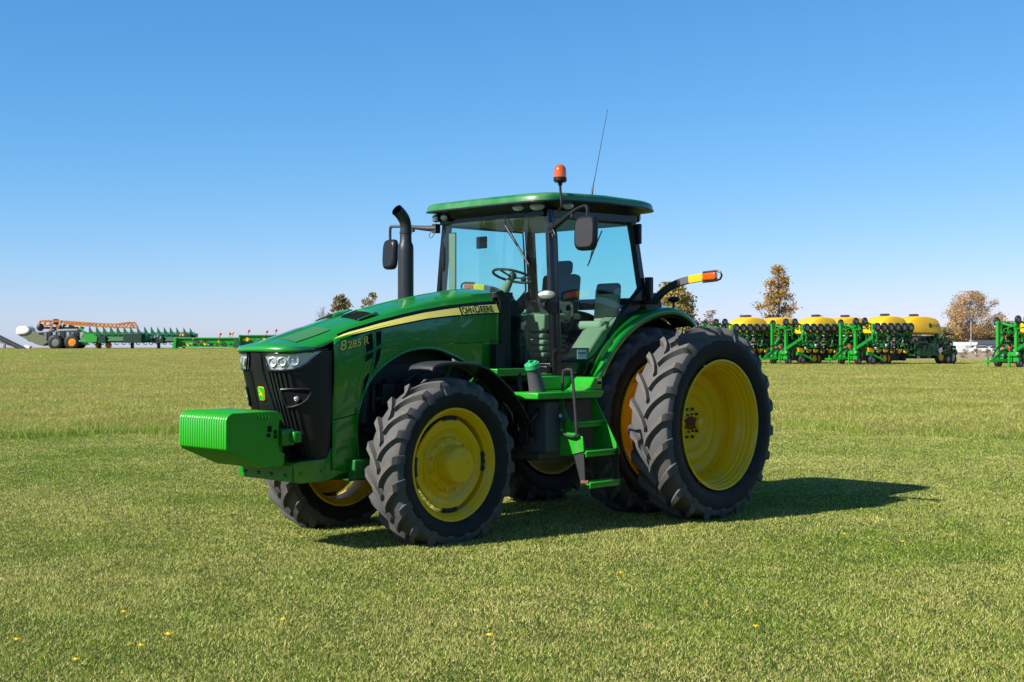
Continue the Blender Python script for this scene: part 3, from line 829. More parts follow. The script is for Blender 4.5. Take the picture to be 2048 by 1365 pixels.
# wire mesh patch on the lower sides
for s_ in (1, -1):
    # headlights
    hl = MB(); A0, A1 = y_to_a(.105, 1.68), R(87)
    def top(t): return interp(t, [(0, 1.748), (.6, 1.757), (.8, 1.770), (1, 1.785)])
    def bot(t): return interp(t, [(0, 1.605), (.1, 1.600), (.45, 1.604), (.6, 1.618), (.75, 1.660), (.9, 1.728), (1, 1.780)])
    T = np.linspace(0, 1, 22)
    def y0s(t, v):  # inner edge slants
        return A0 * (1 + .22 * (v) * (1 - t))
    def hpt(t, v, off):
        z = top(t) + (bot(t) - top(t)) * v
        a = A0 + (A1 - A0) * t + (.10 * v * (1 - t))
        return gl_pt(s_ * a, z, off)
    hl.grid([[hpt(t, v, .008) for t in T] for v in np.linspace(0, 1, 8)], flip=(s_ > 0))
    HL = hl.build('headlight', M['chrome'], TR, recalc=True)
    ln = MB(); ln.grid([[hpt(t, v, .026) for t in T] for v in np.linspace(0, 1, 8)], flip=(s_ > 0)); ln.build('lens', M['clear'], HL, recalc=True)
    fm = MB()
    loop = [Vector(hpt(t, 0, .022)) for t in T] + [Vector(hpt(t, 1, .022)) for t in T[::-1]]
    fm.tube(loop + [loop[0]], .010, 8, cap=False); fm.build('headlight_frame', M['blackgloss'], HL)
    for t, v, r_ in ((.12, .5, .042), (.30, .5, .040), (.52, .45, .050)):
        p = Vector(hpt(t, v, .010)); q = Vector(hpt(t, v, .030)); d = (q - p).normalized()
        b = MB(); b.lathe([(r_, 0), (r_, .012), (r_ * .9, .014), (r_ * .85, .004), (r_ * .45, -.002), (.0006, -.004)], axis='z', n=28)
        b.ball((0, 0, .0), r_ * .36, 14, 6, z0=0.0, mi=1)
        rot = d.to_track_quat('Z', 'Y').to_matrix()
        b.v = [tuple(rot @ Vector(v_) + p) for v_ in b.v]
        b.build('lamp_bulb', [M['chrome'], M['lampglass']], HL)
    # fog lamp pockets
    pk = MB(); zc = 1.36
    P = [(.245, 1.432), (.33, 1.438), (.412, 1.436), (.414, 1.40), (.400, 1.345), (.37, 1.305), (.32, 1.282), (.268, 1.275), (.256, 1.30)]
    lp = [Vector(gl_pt(s_ * y_to_a(min(y, .425), z), z, .022)) for y, z in P]
    pk.tube(lp + [lp[0]], .011, 8, cap=False, mi=0)
    pk.add([tuple(q - Vector((.003, 0, 0))) for q in lp], [tuple(range(len(lp)))[::(1 if s_ > 0 else -1)]], 1)
    PKo = pk.build('fog_lamp', [M['black'], M['mesh']], TR)
    b = MB(); cpt = Vector(gl_pt(s_ * y_to_a(.345, 1.35), 1.35, .022)); b.ball(cpt - Vector((.012, 0, 0)), .027, 14, 8, mi=0); b.build('lamp_bulb', M['lampglass'], PKo)
# emblem
em = MB(); ex = gl_front(1.39) + .028
def shield(w, h):
    pts = []
    for i in range(32):
        a = 2 * PI * i / 32; n = 4.5
        x = w * math.copysign(abs(math.cos(a)) ** (2 / n), math.cos(a)); z = h * math.copysign(abs(math.sin(a)) ** (2 / n), math.sin(a))
        x *= (1 + .12 * (z / h)) if z > -h * .5 else (1 + .12 * (z / h))
        pts.append((x, z + 1.392))
    return pts
tilt = .17
def tiltf(mb):
    mb.v = [(x - (1.392 - z) * tilt, y, z) for x, y, z in mb.v]; return mb
em.prism(shield(.047, .062), ex - .01, ex + .004, 'yz', 0)
EM = tiltf(em).build('emblem', M['yellowref'], GR, smooth=False)
em = MB(); em.prism(shield(.041, .055), ex, ex + .008, 'yz', 0)
tiltf(em).build('emblem_field', mat('emblem_green', (.01, .42, .01), .4, coat=.3), GR, smooth=False)
deer = [(-.034, -.03), (-.030, -.034), (-.012, -.014), (.002, -.010), (.008, -.016), (.020, -.022), (.032, -.018), (.033, -.013), (.022, -.012), (.030, -.004), (.026, .000), (.014, -.002), (.012, .012), (.018, .020), (.030, .018), (.032, .023), (.022, .030), (.024, .044), (.016, .036), (.012, .046), (.008, .032), (.002, .020), (-.002, .008), (-.018, .004), (-.026, .000), (-.022, -.012), (-.032, -.022)]
em = MB(); em.prism([(-x * .92, z * .92 + 1.390) for x, z in deer], ex + .004, ex + .0115, 'yz', 0)
tiltf(em).build('emblem_deer', M['yellowref'], GR, smooth=False)

# ---- front frame under the grille, weight bracket
fr = MB()
poly = [(4.46, .79), (4.46, .625), (4.40, .610), (4.12, .606), (3.84, .68), (3.745, .74), (3.745, .90), (4.05, .90), (4.10, .81), (4.40, .80)]
fr.prism(poly, .30, .415, 'xz'); fr.prism(poly, -.30, -.415, 'xz')
fr.box((4.15, 0, .72), (.5, .62, .14)); fr.box((4.44, 0, .70), (.07, .80, .15))
for y in (-.3, -.1, .1, .3):
    fr.lathe([(.016, 0), (.016, .02), (.0005, .02)], (4.475, y, .68), 'x', 8)
for x in (4.38, 4.15): fr.lathe([(.018, 0), (.018, .018), (.0005, .018)], (x, .415, .70), 'y', 8)
fr.build('front_frame', M['green'], TR, bevel=.012)
fr = MB(); fr.box((4.58, 0, .90), (.25, .5, .24)); fr.box((4.50, 0, 1.02), (.13, .80, .15)); fr.box((4.44, .40, 1.02), (.09, .10, .10)); fr.build('weight_bracket', M['green'], TR, bevel=.015)
# suitcase weights
WP = [(5.100, 1.228), (5.060, 1.252), (4.60, 1.252), (4.545, 1.225), (4.520, 1.150), (4.575, 1.120), (4.575, .905), (4.515, .880), (4.515, .790), (4.545, .765), (4.74, .762), (5.085, .915), (5.122, .945), (5.122, 1.19)]
def weight(i, n):
    y0 = -.365 + .73 * i / n; y1 = y0 + .73 / n - .0055
    w = MB(); w.prism(WP, y0, y1, 'xz')
    o = w.build('suitcase_weight', M['green_weight'], TR, bevel=.011, seg=3)
    return o
NW = 20
for i in range(NW): o = weight(i, NW)
# marks on the outer face of the last plate
w = MB()
for k in range(4):
    x = 4.80 - k * .032
    w.tube(smoothcurve([(x, .363, 1.224), (x - .012, .367, 1.207), (x - .002, .363, 1.190)]), .008, 6)
w.build('casting_marks', M['green_weight'], o)
for c_, d_ in (((4.68, .366, 1.10), (.035, .006, .05)), ((4.69, .366, 1.045), (.03, .006, .03)), ((4.62, .366, 1.07), (.025, .006, .03)), ((4.62, .366, 1.03), (.025, .006, .03)), ((4.565, .366, 1.14), (.02, .006, .06))):
    w = MB(); w.box(c_, d_); w.build('recess', M['mesh'], o, smooth=False)

# ---- cab
cf = MB(); Z0, Z1 = 1.56, 3.17
def strip(mb, pts, w, t, mi=0, up=(0, 1, 0)):
    for a, b in zip(pts, pts[1:]):
        a = Vector(a); b = Vector(b); d = (b - a).normalized() * w * .35
        mb.bar(a - d, b + d, t, w, mi, up)
for s_ in (1, -1):
    # A pillar
    rows = []
    for (x, y, z) in ((1.53, .765, 3.20), (1.545, .80, 2.85), (1.56, .835, 2.4), (1.56, .855, 2.0), (1.55, .86, 1.53)):
        rows.append([(x + .045, s_ * (y - .04), z), (x + .05, s_ * (y + .01), z), (x + .02, s_ * (y + .035), z), (x - .065, s_ * (y + .03), z), (x - .07, s_ * (y - .03), z)])
    cf.grid(rows, wrap=True, flip=(s_ > 0))
    # door frame: header, rear post, diagonal, sill
    yy = [.80, .825, .85, .86]
    strip(cf, [(1.50, s_ * .785, 3.155), (.20, s_ * .785, 3.19)], .09, .05, up=(0, 0, 1))
    # rear post
    rows = []
    for (x, y, z, w_) in ((.22, .775, 3.20, .09), (.17, .80, 2.9, .085), (.11, .825, 2.5, .085), (.055, .85, 2.26, .11)):
        rows.append([(x + w_ / 2, s_ * (y + .02), z), (x - w_ / 2, s_ * (y + .02), z), (x - w_ / 2 - .03, s_ * (y - .05), z), (x + w_ / 2, s_ * (y - .05), z)])
    cf.grid(rows, wrap=True, flip=(s_ < 0))
    dg = smoothcurve([(.06, s_ * .855, 2.40), (.22, s_ * .86, 2.31), (.45, s_ * .86, 2.12), (.61, s_ * .86, 1.94), (.76, s_ * .86, 1.75), (.90, s_ * .86, 1.62)], 5)
    strip(cf, dg, .05, .15, up=(0, s_, 0))
    cf.box((1.22, s_ * .86, 1.585), (.70, .05, .13))
    # rear corner housing over the fender
    cf.prism([(.16, 2.34), (-.12, 2.40), (-.17, 2.24), (.1, 2.14)], s_ * .70, s_ * .90, 'xz')
cf.box((1.60, 0, 3.155), (.10, 1.50, .06)); cf.box((.14, 0, 3.17), (.08, 1.5, .08)); cf.box((.02, 0, 2.28), (.10, 1.66, .12))
cf.box((1.62, .64, 1.575), (.10, .42, .07)); cf.box((1.62, -.64, 1.575), (.10, .42, .07))
CF = cf.build('cab_frame', M['blackgloss'], TR, bevel=.008, recalc=True)
# hinge cover blocks on the rear posts
b = MB()
b.box((.16, .83, 3.03), (.05, .05, .22)); b.build('hinge_cover', M['black'], TR, bevel=.01)
b = MB(); b.box((.07, .90, 2.42), (.06, .08, .28))
b.build('hinge_cover', M['black'], TR, bevel=.01)
# floor and firewall
b = MB(); b.box((.95, 0, 1.60), (1.25, 1.62, .08)); b.box((1.82, 0, 2.0), (.16, .84, .62)); b.box((1.60, 0, 1.95), (.28, .60, .66))
b.build('cab_floor', M['blackgloss'], TR, bevel=.01)
b = MB(); b.box((1.60, .66, 1.50), (.62, .38, .08)); b.box((1.60, -.66, 1.50), (.62, .38, .08)); b.box((2.1, .62, 1.555), (.5, .40, .075)); b.box((2.1, -.62, 1.555), (.5, .40, .075))
b.build('cab_sill', M['green'], TR, bevel=.01)
b = MB(); b.prism([(1.99, 2.36), (1.90, 2.38), (1.80, 2.30), (1.76, 1.55), (1.92, 1.55), (1.93, 2.26)], .425, .455, 'xz'); b.prism([(1.99, 2.36), (1.90, 2.38), (1.80, 2.30), (1.76, 1.55), (1.92, 1.55), (1.93, 2.26)], -.425, -.455, 'xz')
b.prism([(1.93, 2.36), (1.72, 2.36), (1.72, 2.30), (1.93, 2.30)], -.43, .43, 'xz')
b.box((2.02, .50, 1.66), (.12, .10, .34))
b.build('hood_seal', M['black'], TR, bevel=.008)
# glass
def windshield_x(y, z): return 1.60 + .13 * (1 - (y / .80) ** 2) - .015 * (z - 1.6)
g_ = MB(); g_.grid([[(windshield_x(y, z), y, z) for y in np.linspace(-.79, .79, 22)] for z in np.linspace(1.60, 3.13, 8)]); g_.build('windshield', M['glass'], TR, ang=80)
DG = [(1.50, 1.66), (1.51, 2.3), (1.49, 3.12), (.29, 3.13), (.22, 2.75), (.18, 2.46), (.26, 2.38), (.49, 2.20), (.66, 2.01), (.80, 1.84), (.94, 1.72), (1.05, 1.665)]
for s_ in (1, -1):
    g_ = MB()
    def dy(z): return .86 - .085 * max(0, (z - 2.0) / 1.2) ** 1.5
    n = len(DG); g_.add([(x, s_ * dy(z), z) for x, z in DG], [tuple(range(n)) if s_ < 0 else tuple(range(n))[::-1]])
    D = g_.build('door', M['glass'], TR, smooth=False); D['label'] = 'glass cab door with rounded black frame'
    l = MB(); P = [Vector((x, s_ * (dy(z) + .004), z)) for x, z in DG]; l.tube(P + [P[0]], .012, 6, cap=False); l.build('door_seal', M['black'], D)
    hd = MB(); hd.tube(smoothcurve([(1.38, s_ * .90, 2.22), (1.37, s_ * .93, 2.20), (1.375, s_ * .93, 2.05), (1.40, s_ * .90, 1.98)]), .016, 8); hd.lathe([(.03, 0), (.03, .03), (.0005, .03)], (1.38, s_ * .875, 2.2), 'y', 12)
    hd.build('handle', M['greyblack'], D)
g_ = MB(); g_.grid([[(.06 + .09 * (z - 2.3), y, z) for y in np.linspace(-.77, .77, 4)] for z in np.linspace(2.3, 3.14, 3)], flip=True); g_.build('rear_window', M['glass'], TR, ang=80)
# dealer sticker on the door
DOOR = [o for o in TR.children if o.name.startswith('door')][0]
st = MB(); st.box((1.16, .874, 1.725), (.145, .003, .095)); st.build('dealer_sticker', M['white'], DOOR, smooth=False)
put_text('sticker_lettering', 'KOENIG', .036, M['mesh'], DOOR, (1.225, .8765, 1.725), (-1, 0, 0), (0, 0, 1), shear=.25, bold=.001, width=.125)
put_text('sticker_lettering', 'EQUIPMENT', .013, M['mesh'], DOOR, (1.215, .8765, 1.700), (-1, 0, 0), (0, 0, 1), width=.105)
# roof
rf = MB()
def roof_outline(off, ex=0):
    # plan outline, counter-clockwise from the front right
    pts = []
    W = .95 + off
    for i in range(64):
        a = 2 * PI * i / 64; n = 7.0
        cx, sx = math.cos(a), math.sin(a)
        x = .845 + (.975 + off) * math.copysign(abs(cx) ** (2 / n), cx); y = W * math.copysign(abs(sx) ** (2 / n), sx)
        pts.append((x, y))
    return pts
def rz(x): return interp(x, [(-.2, -.01), (.2, .008), (.9, .012), (1.5, -.012), (1.85, -.035)])
rings = [(-.02, 3.290), (.005, 3.302), (.002, 3.340), (-.010, 3.362), (-.04, 3.376), (-.12, 3.386), (-.3, 3.394), (-.6, 3.396)]
rows = []
for off, z in rings:
    rows.append([(x, y, z + rz(x)) for x, y in roof_outline(off)])
rf.grid(rows, wrap=True)
rf.add([(x, y, 3.396 + rz(x)) for x, y in roof_outline(-.6)], [tuple(range(64))])
ROOF = rf.build('roof', M['green_roof'], TR, ang=50)
un = MB(); rows = []
for off, z in ((.0, 3.305), (.012, 3.300), (.012, 3.286), (-.04, 3.280), (-.085, 3.268), (-.15, 3.20), (-.21, 3.16)):
    rows.append([(x, y, z + rz(x) * (1 if z > 3.2 else .5)) for x, y in roof_outline(off)])
un.grid(rows[::-1], wrap=True)
un.add([(x, y, 3.16) for x, y in roof_outline(-.21)], [tuple(range(64))[::-1]])
un.build('roof_gutter', M['black'], ROOF, ang=50)
b = MB(); b.box((1.3, -.15, 3.395), (.22, .16, .03)); b.build('roof_hatch', M['green'], ROOF, bevel=.006)
b = MB(); b.box((.9, 0, 3.145), (1.3, 1.35, .03)); b.build('roof_liner', M['beige'], ROOF)
# roof lights
def oval_lamp(name, p, d, rx, rz_, mats, parent=ROOF, depth=.05):
    b = MB(); b.lathe([(1.12, -depth), (1.12, .0), (1.06, .012), (1.0, .006)], axis='z', n=32, mi=0)
    b.lathe([(1.0, .006), (.85, .018), (.5, .026), (.001, .030)], axis='z', n=32, mi=1)
    rot = Vector(d).to_track_quat('Z', 'Y').to_matrix()
    b.v = [tuple(rot @ Vector((v[0] * rx, v[1] * rz_, v[2])) + Vector(p)) for v in b.v]
    return b.build(name, mats, parent)
LM = [M['black'], M['lampglass']]
oval_lamp('roof_light', (1.715, .50, 3.224), (1, .30, -.10), .070, .038, LM)
oval_lamp('roof_light', (1.670, .72, 3.224), (.85, .55, -.08), .078, .046, LM)
oval_lamp('roof_light', (1.37, .865, 3.243), (.40, 1, -.08), .068, .041, LM)
oval_lamp('roof_light', (1.70, -.62, 3.200), (1, .05, -.15), .050, .038, LM)
oval_lamp('roof_light', (1.68, -.78, 3.200), (1, -.1, -.15), .050, .038, LM)
oval_lamp('roof_light', (.03, .72, 3.22), (-.6, .8, -.12), .05, .045, LM)
oval_lamp('roof_light', (.03, -.72, 3.22), (-.6, -.8, -.12), .05, .045, LM)
# beacon
b = MB(); b.tube(smoothcurve([(1.58, .93, 3.17), (1.60, .98, 3.20), (1.60, .985, 3.27), (1.585, .96, 3.35), (1.58, .95, 3.43)]), .013, 8)
b.lathe([(.03, 0), (.018, -.05)], (1.58, .95, 3.47), 'z', 16); b.lathe([(.0008, 0), (.055, 0), (.067, .015), (.067, .045), (.06, .05), (.0008, .05)], (1.58, .95, 3.455), 'z', 28)
BE = b.build('beacon', M['black'], TR)
b = MB(); b.lathe([(.064, 0), (.063, .06), (.057, .09), (.045, .112), (.025, .126), (.0008, .130)], (1.58, .95, 3.505), 'z', 32); b.build('beacon_lens', M['amber'], BE)
# antenna
b = MB(); b.tube([(.93, .80, 3.34), (.90, .80, 3.47)], [.016, .011], 8); b.tube([(.90, .80, 3.47), (.86, .80, 3.60), (.655, .80, 4.33)], [.006, .004, .0028], 6); b.lathe([(.03, 0), (.022, .03)], (.935, .80, 3.33), 'z', 14)
b.build('antenna', M['exhaust'], TR)
# wipers
b = MB(); b.tube([(1.70, .30, 3.16), (1.76, .36, 3.02), (1.75, .52, 2.83)], .009, 6); b.bar((1.755, .38, 3.02), (1.72, .66, 2.62), .012, .02); b.bar((1.768, .36, 3.05), (1.735, .66, 2.64), .006, .008, 1)
b.build('wiper', [M['black'], M['steel']], TR)
b = MB(); b.tube([(.13, .28, 3.10), (.07, .02, 2.72)], .008, 6); b.tube([(.13, .20, 3.10), (.06, .04, 2.76)], .008, 6); b.build('rear_wiper', M['black'], TR)
# pillar grab bar
b = MB(); b.tube(smoothcurve([(1.60, .90, 2.93), (1.61, .93, 2.88), (1.615, .955, 2.3), (1.60, .945, 1.80), (1.58, .91, 1.76)]), .011, 8); b.lathe([(.045, 0), (.045, .02), (.0005, .025)], (1.57, .885, 1.74), 'y', 20)
b.build('grab_bar', M['blackgloss'], TR)
# side work lamp on the pillar
b = MB(); b.prism([(1.56, 2.25), (1.56, 2.13), (1.66, 2.14), (1.76, 2.20), (1.76, 2.24), (1.68, 2.26)], .86, .90, 'xz'); b.tube([(1.72, .90, 2.23), (1.74, .94, 2.27)], .014, 8)
PL = b.build('pillar_lamp', M['black'], TR, bevel=.006)
oval_lamp('lamp_face', (1.77, .94, 2.32), (.75, .60, .06), .085, .046, LM, parent=PL)

# mirrors
def mirror(s_):
    b = MB()
    pts = smoothcurve([(1.60, s_ * .84, 2.99), (1.63, s_ * 1.0, 3.05), (1.66, s_ * 1.22, 3.15), (1.68, s_ * 1.36, 3.18), (1.69, s_ * 1.40, 3.15), (1.69, s_ * 1.405, 3.03)]) if s_ > 0 else \
        smoothcurve([(1.60, s_ * .84, 3.10), (1.63, s_ * 1.0, 3.11), (1.66, s_ * 1.25, 3.14), (1.70, s_ * 1.46, 3.155), (1.71, s_ * 1.50, 3.14), (1.71, s_ * 1.505, 3.0)])
    n = len(pts); b.tube(pts, [.040 - .024 * min(1, i / (n * .45)) for i in range(n)], 10)
    b.box((1.60, s_ * .86, 3.0 if s_ > 0 else 3.1), (.07, .06, .10))
    b.lathe([(.022, 0), (.022, .04), (.0005, .04)], (1.655, s_ * 1.18, 3.08), 'z', 12)
    zo = 0 if s_ > 0 else .1; b.tube(smoothcurve([(1.62, s_ * .86, 3.02 + zo), (1.64, s_ * .93, 2.93 + zo), (1.63, s_ * .90, 2.90 + zo), (1.61, s_ * .86, 2.97 + zo)]), .004, 5)
    A = b.build('mirror', M['greyblack'] if s_ < 0 else M['black'], TR)
    cy, cz = (1.40, 2.91) if s_ > 0 else (1.50, 2.84)
    b = MB(); rows = []
    for (k, dx) in ((.80, .050), (.95, .035), (1.0, .012), (1.0, -.012)):
        ring = []
        for i in range(36):
            a = 2 * PI * i / 36; n_ = 4.2
            ring.append((1.70 + dx, cy * s_ + .125 * k * math.copysign(abs(math.cos(a)) ** (2 / n_), math.cos(a)), cz + .17 * k * math.copysign(abs(math.sin(a)) ** (2 / n_), math.sin(a))))
        rows.append(ring)
    b.grid(rows, wrap=True); b.add(rows[0], [tuple(range(36))]); b.add([(x - .0, y, z) for x, y, z in rows[-1]], [tuple(range(36))[::-1]], 1)
    rt = Matrix.Rotation(R(8) * s_, 3, 'Z') @ Matrix.Rotation(R(-3), 3, 'Y'); cc = Vector((1.70, cy * s_, cz))
    b.v = [tuple(rt @ (Vector(v) - cc) + cc) for v in b.v]
    b.build('mirror_head', [M['black'], M['mirror']], A, ang=50, recalc=True)
mirror(1); mirror(-1)

# exhaust
b = MB(); X, Y_ = 2.30, -.57
b.tube([(X, Y_, 2.0), (X, Y_, 2.80), (X, Y_, 2.86), (X, Y_, 2.90), (X, Y_, 3.0)], [.083, .083, .080, .062, .060], 32)
b.tube(smoothcurve([(X, Y_, 2.97), (X, Y_, 3.06), (X + .02, Y_, 3.13), (X + .075, Y_, 3.19), (X + .125, Y_, 3.225)], 4), [.060] * 8 + [.062] * 9, 28, cap=False)
b.lathe([(.066, 0), (.066, .02)], (X, Y_, 2.985), 'z', 28)
b.build('exhaust_stack', M['exhaust'], TR, ang=45)
b = MB(); cv = smoothcurve([(X, Y_, 2.97), (X, Y_, 3.06), (X + .02, Y_, 3.13), (X + .075, Y_, 3.19), (X + .127, Y_, 3.2262)], 4); b.tube(cv[8:], .0575, 28, cap=False); b.tube(cv[7:9], .056, 28); b.build('exhaust_bore', M['mesh'], TR)
b = MB(); b.box((X - .03, Y_ - .01, 1.95), (.26, .24, .5)); b.build('exhaust_shroud', M['black'], TR, bevel=.02)

# ---- inside the cab
b = MB(); b.prism([(1.62, 1.64), (1.62, 2.25), (1.52, 2.36), (1.40, 2.34), (1.36, 2.1), (1.40, 1.64)], -.14, .14, 'xz'); b.box((1.55, -.30, 2.34), (.12, .16, .10), (0, -.4, 0)); b.tube([(1.45, 0, 2.33), (1.30, 0, 2.54)], [.06, .035], 14)
SC_ = b.build('steering_column', M['beige'], TR, bevel=.015)
b = MB(); cc = Vector((1.28, 0, 2.56)); ax = Vector((-.30, 0, .95)).normalized(); u = Vector((0, 1, 0)); v_ = ax.cross(u)
ring = [cc + (u * math.cos(t) + v_ * math.sin(t)) * .215 for t in np.linspace(0, 2 * PI, 33)]
b.tube(ring, .015, 8, cap=False)
for t in (.5, 2.6, 4.7): b.tube([cc - ax * .02, cc + (u * math.cos(t) + v_ * math.sin(t)) * .21], .011, 6)
b.ball(cc, .045, 12, 8); b.ball(ring[9] + ax * .04, .033, 12, 8)
b.build('steering_wheel', M['greyblack'], SC_)
b = MB(); b.box((.75, 0, 2.02), (.50, .50, .13)); b.box((.52, 0, 2.33), (.14, .50, .55), (0, -.12, 0)); b.box((.48, 0, 2.68), (.10, .28, .16), (0, -.12, 0)); 
S = b.build('driver_seat', M['seat'], TR, bevel=.05, seg=3)
b = MB(); b.box((.75, -.32, 2.13), (.42, .09, .07)); b.box((.75, .32, 2.13), (.36, .07, .06)); b.build('armrest', M['beige'], S, bevel=.02)
b = MB()
for i in range(5): b.box((.78, 0, 1.70 + i * .055), (.36 - .03 * (i % 2), .38 - .03 * (i % 2), .045))
b.build('seat_suspension', M['beige'], S, bevel=.012)
b = MB(); b.box((.45, .52, 2.03), (.42, .36, .10)); b.box((.30, .50, 2.26), (.08, .34, .40), (0, -.1, 0)); b.box((.28, .50, 2.42), (.09, .32, .16), (0, -.1, 0), mi=1)
b.build('instructor_seat', [M['seatlight'], M['seat']], TR, bevel=.04, seg=3)
b = MB(); b.prism([(.95, 1.64), (1.0, 1.70), (.72, 1.98), (.28, 2.16), (.12, 2.2), (.12, 1.64)], .50, .78, 'xz'); b.prism([(1.3, 1.64), (1.3, 1.95), (1.1, 2.12), (.30, 2.16), (.12, 2.2), (.12, 1.64)], -.78, -.42, 'xz')
b.build('side_console', M['beige'], TR, bevel=.02)
b = MB()
for i in range(4): b.box((1.42, .52, 1.72 + i * .065), (.12, .22 - .03 * (i % 2), .05))
b.box((1.42, .52, 2.06), (.14, .26, .16)); b.box((1.44, .52, 1.99), (.10, .20, .05)); b.box((1.46, .38, 1.82), (.05, .05, .42))
b.build('console_bellows', M['beige'], TR, bevel=.015)
b = MB(); b.box((1.52, -.68, 2.3), (.03, .10, 1.5)); b.build('inner_trim', M['beige'], TR, bevel=.01)
b = MB(); b.box((1.40, -.35, 2.93), (.02, .16, .13)); b.build('inside_mirror', M['blackgloss'], TR, bevel=.01)

# ---- fenders
for s_ in (1, -1):
    f_ = MB()
    inner = [(1.03, 1.50), (.87, 1.70), (.66, 1.90), (.44, 2.06), (.18, 2.185), (-.08, 2.245), (-.32, 2.25), (-.60, 2.20), (-.84, 2.06)]
    outer = [(1.17, 1.50), (1.01, 1.72), (.80, 1.92), (.55, 2.075), (.28, 2.175), (.0, 2.225), (-.22, 2.215), (-.42, 2.15), (-.56, 2.05)]
    I = smoothcurve([(x, .80, z) for x, z in inner], 4); O = smoothcurve([(x, 1.06, z) for x, z in outer], 4)
    rows = []
    for p, q in zip(I, O):
        pass
        ctr = Vector((0, 0, RR_Z)); d = Vector((q.x, 0, q.z - RR_Z)).normalized()
        r_ = [(p.x - .06, s_ * .52, p.z - .02), (p.x - .01, s_ * .78, p.z), (p.x, s_ * .80, p.z)]
        for t in (.3, .7, .9): r_.append((p.x + (q.x - p.x) * t, s_ * (.80 + .26 * t), p.z + (q.z - p.z) * t + .006 * math.sin(t * PI)))
        r_ += [(q.x, s_ * 1.06, q.z), (q.x - d.x * .012, s_ * 1.088, q.z - d.z * .012), (q.x - d.x * .035, s_ * 1.10, q.z - d.z * .035), (q.x - d.x * .075, s_ * 1.10, q.z - d.z * .075)]
        rows.append(r_)
    f_.grid(rows, flip=(s_ < 0))
    RF = f_.build('rear_fender', M['green_hood'], TR, ang=60, solid=.012)
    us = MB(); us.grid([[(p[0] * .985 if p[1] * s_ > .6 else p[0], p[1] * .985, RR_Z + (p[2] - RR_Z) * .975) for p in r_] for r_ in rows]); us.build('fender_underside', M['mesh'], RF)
    f_ = MB()
    f_.prism([(.98, 1.50), (.80, 1.72), (.55, 1.92), (.2, 2.12), (-.1, 2.20), (-.40, 2.20), (-.90, 2.02), (-.95, 1.3), (.6, 1.2)], s_ * .50, s_ * .53, 'xz')
    f_.build('fender_liner', M['mesh'], TR)
    # front fender
    f_ = MB(); rows = []
    C = smoothcurve([(3.34, 0, 1.60), (3.30, 0, 1.645), (3.13, 0, 1.672), (2.843, 0, 1.662), (2.66, 0, 1.63), (2.511, 0, 1.56), (2.271, 0, 1.386), (2.06, 0, 1.137), (1.955, 0, .95), (1.905, 0, .82)], 4)
    for i, p in enumerate(C):
        d = Vector((p.x - 3.05, 0, p.z - FR_Z)).normalized()
        hw_ = .19; k = 1.0
        rows.append([(p.x - d.x * a, s_ * y, p.z - d.z * a) for y, a in ((.64, .03), (.65, .008), (.69, .0), (.80, -.004), (.92, .0), (.965, .008), (.975, .028))])
    f_.grid(rows, flip=(s_ < 0)); FF = f_.build('front_fender', M['greyblack'], TR, ang=40, solid=.01)
    b = MB(); b.tube([(3.05, s_ * .62, .80), (2.98, s_ * .62, 1.25), (2.9, s_ * .74, 1.63)], .022, 8); b.bar((2.5, s_ * .68, 1.50), (2.95, s_ * .66, 1.2), .05, .03); b.build('fender_bracket', M['chassis'], FF)
# warning lamp arms and knob on the fenders
for s_ in (1, -1):
    b = MB()
    b.box((.12, s_ * .97, 2.285), (.10, .16, .045))
    pts = smoothcurve([(.15, s_ * 1.04, 2.29), (.16, s_ * 1.13, 2.37), (.17, s_ * 1.25, 2.435), (.175, s_ * 1.36, 2.475), (.178, s_ * 1.42, 2.49)], 4)
    for a, c_ in zip(pts, pts[1:]):
        dd = (c_ - a) * .15; b.bar(a - dd, c_ + dd, .045, .075, 0)
    W_ = b.build('warning_lamp_arm', M['black'], TR, bevel=.006)
    P0 = Vector((.178, s_ * 1.41, 2.488)); P1 = Vector((.182, s_ * 1.52, 2.508)); P2 = Vector((.187, s_ * 1.70, 2.527)); P3 = Vector((.187, s_ * 1.87, 2.537)); P4 = Vector((.187, s_ * 1.915, 2.538))
    b = MB(); b.bar(P0, P1, .047, .078); b.build('arm_end', M['grey'], W_, bevel=.006)
    b = MB(); b.bar(P1, P2, .044, .080); b.build('yellow_sticker', M['yellowref'], W_, bevel=.005)
    b = MB(); b.bar(P2, P3, .06, .082); b.build('amber_lamp', M['amber'], W_, bevel=.02, seg=3)
    b = MB(); Z_ = Vector((0, 0, 1)); b.tube([P2 + Z_ * .050, P3 + Z_ * .050, P4 + Z_ * .036, P4 + Vector((0, s_ * .018, 0)), P4 - Z_ * .036, P3 - Z_ * .050, P2 - Z_ * .050], .011, 8)
    b.build('lamp_guard', M['black'], W_)
    b = MB(); b.tube([(-.30, s_ * .95, 2.22), (-.31, s_ * .95, 2.30)], .012, 8); b.ball((-.31, s_ * .95, 2.325), .07, 16, 8, sc=(1, 1, .5)); b.build('fender_antenna_knob', M['black'], TR)

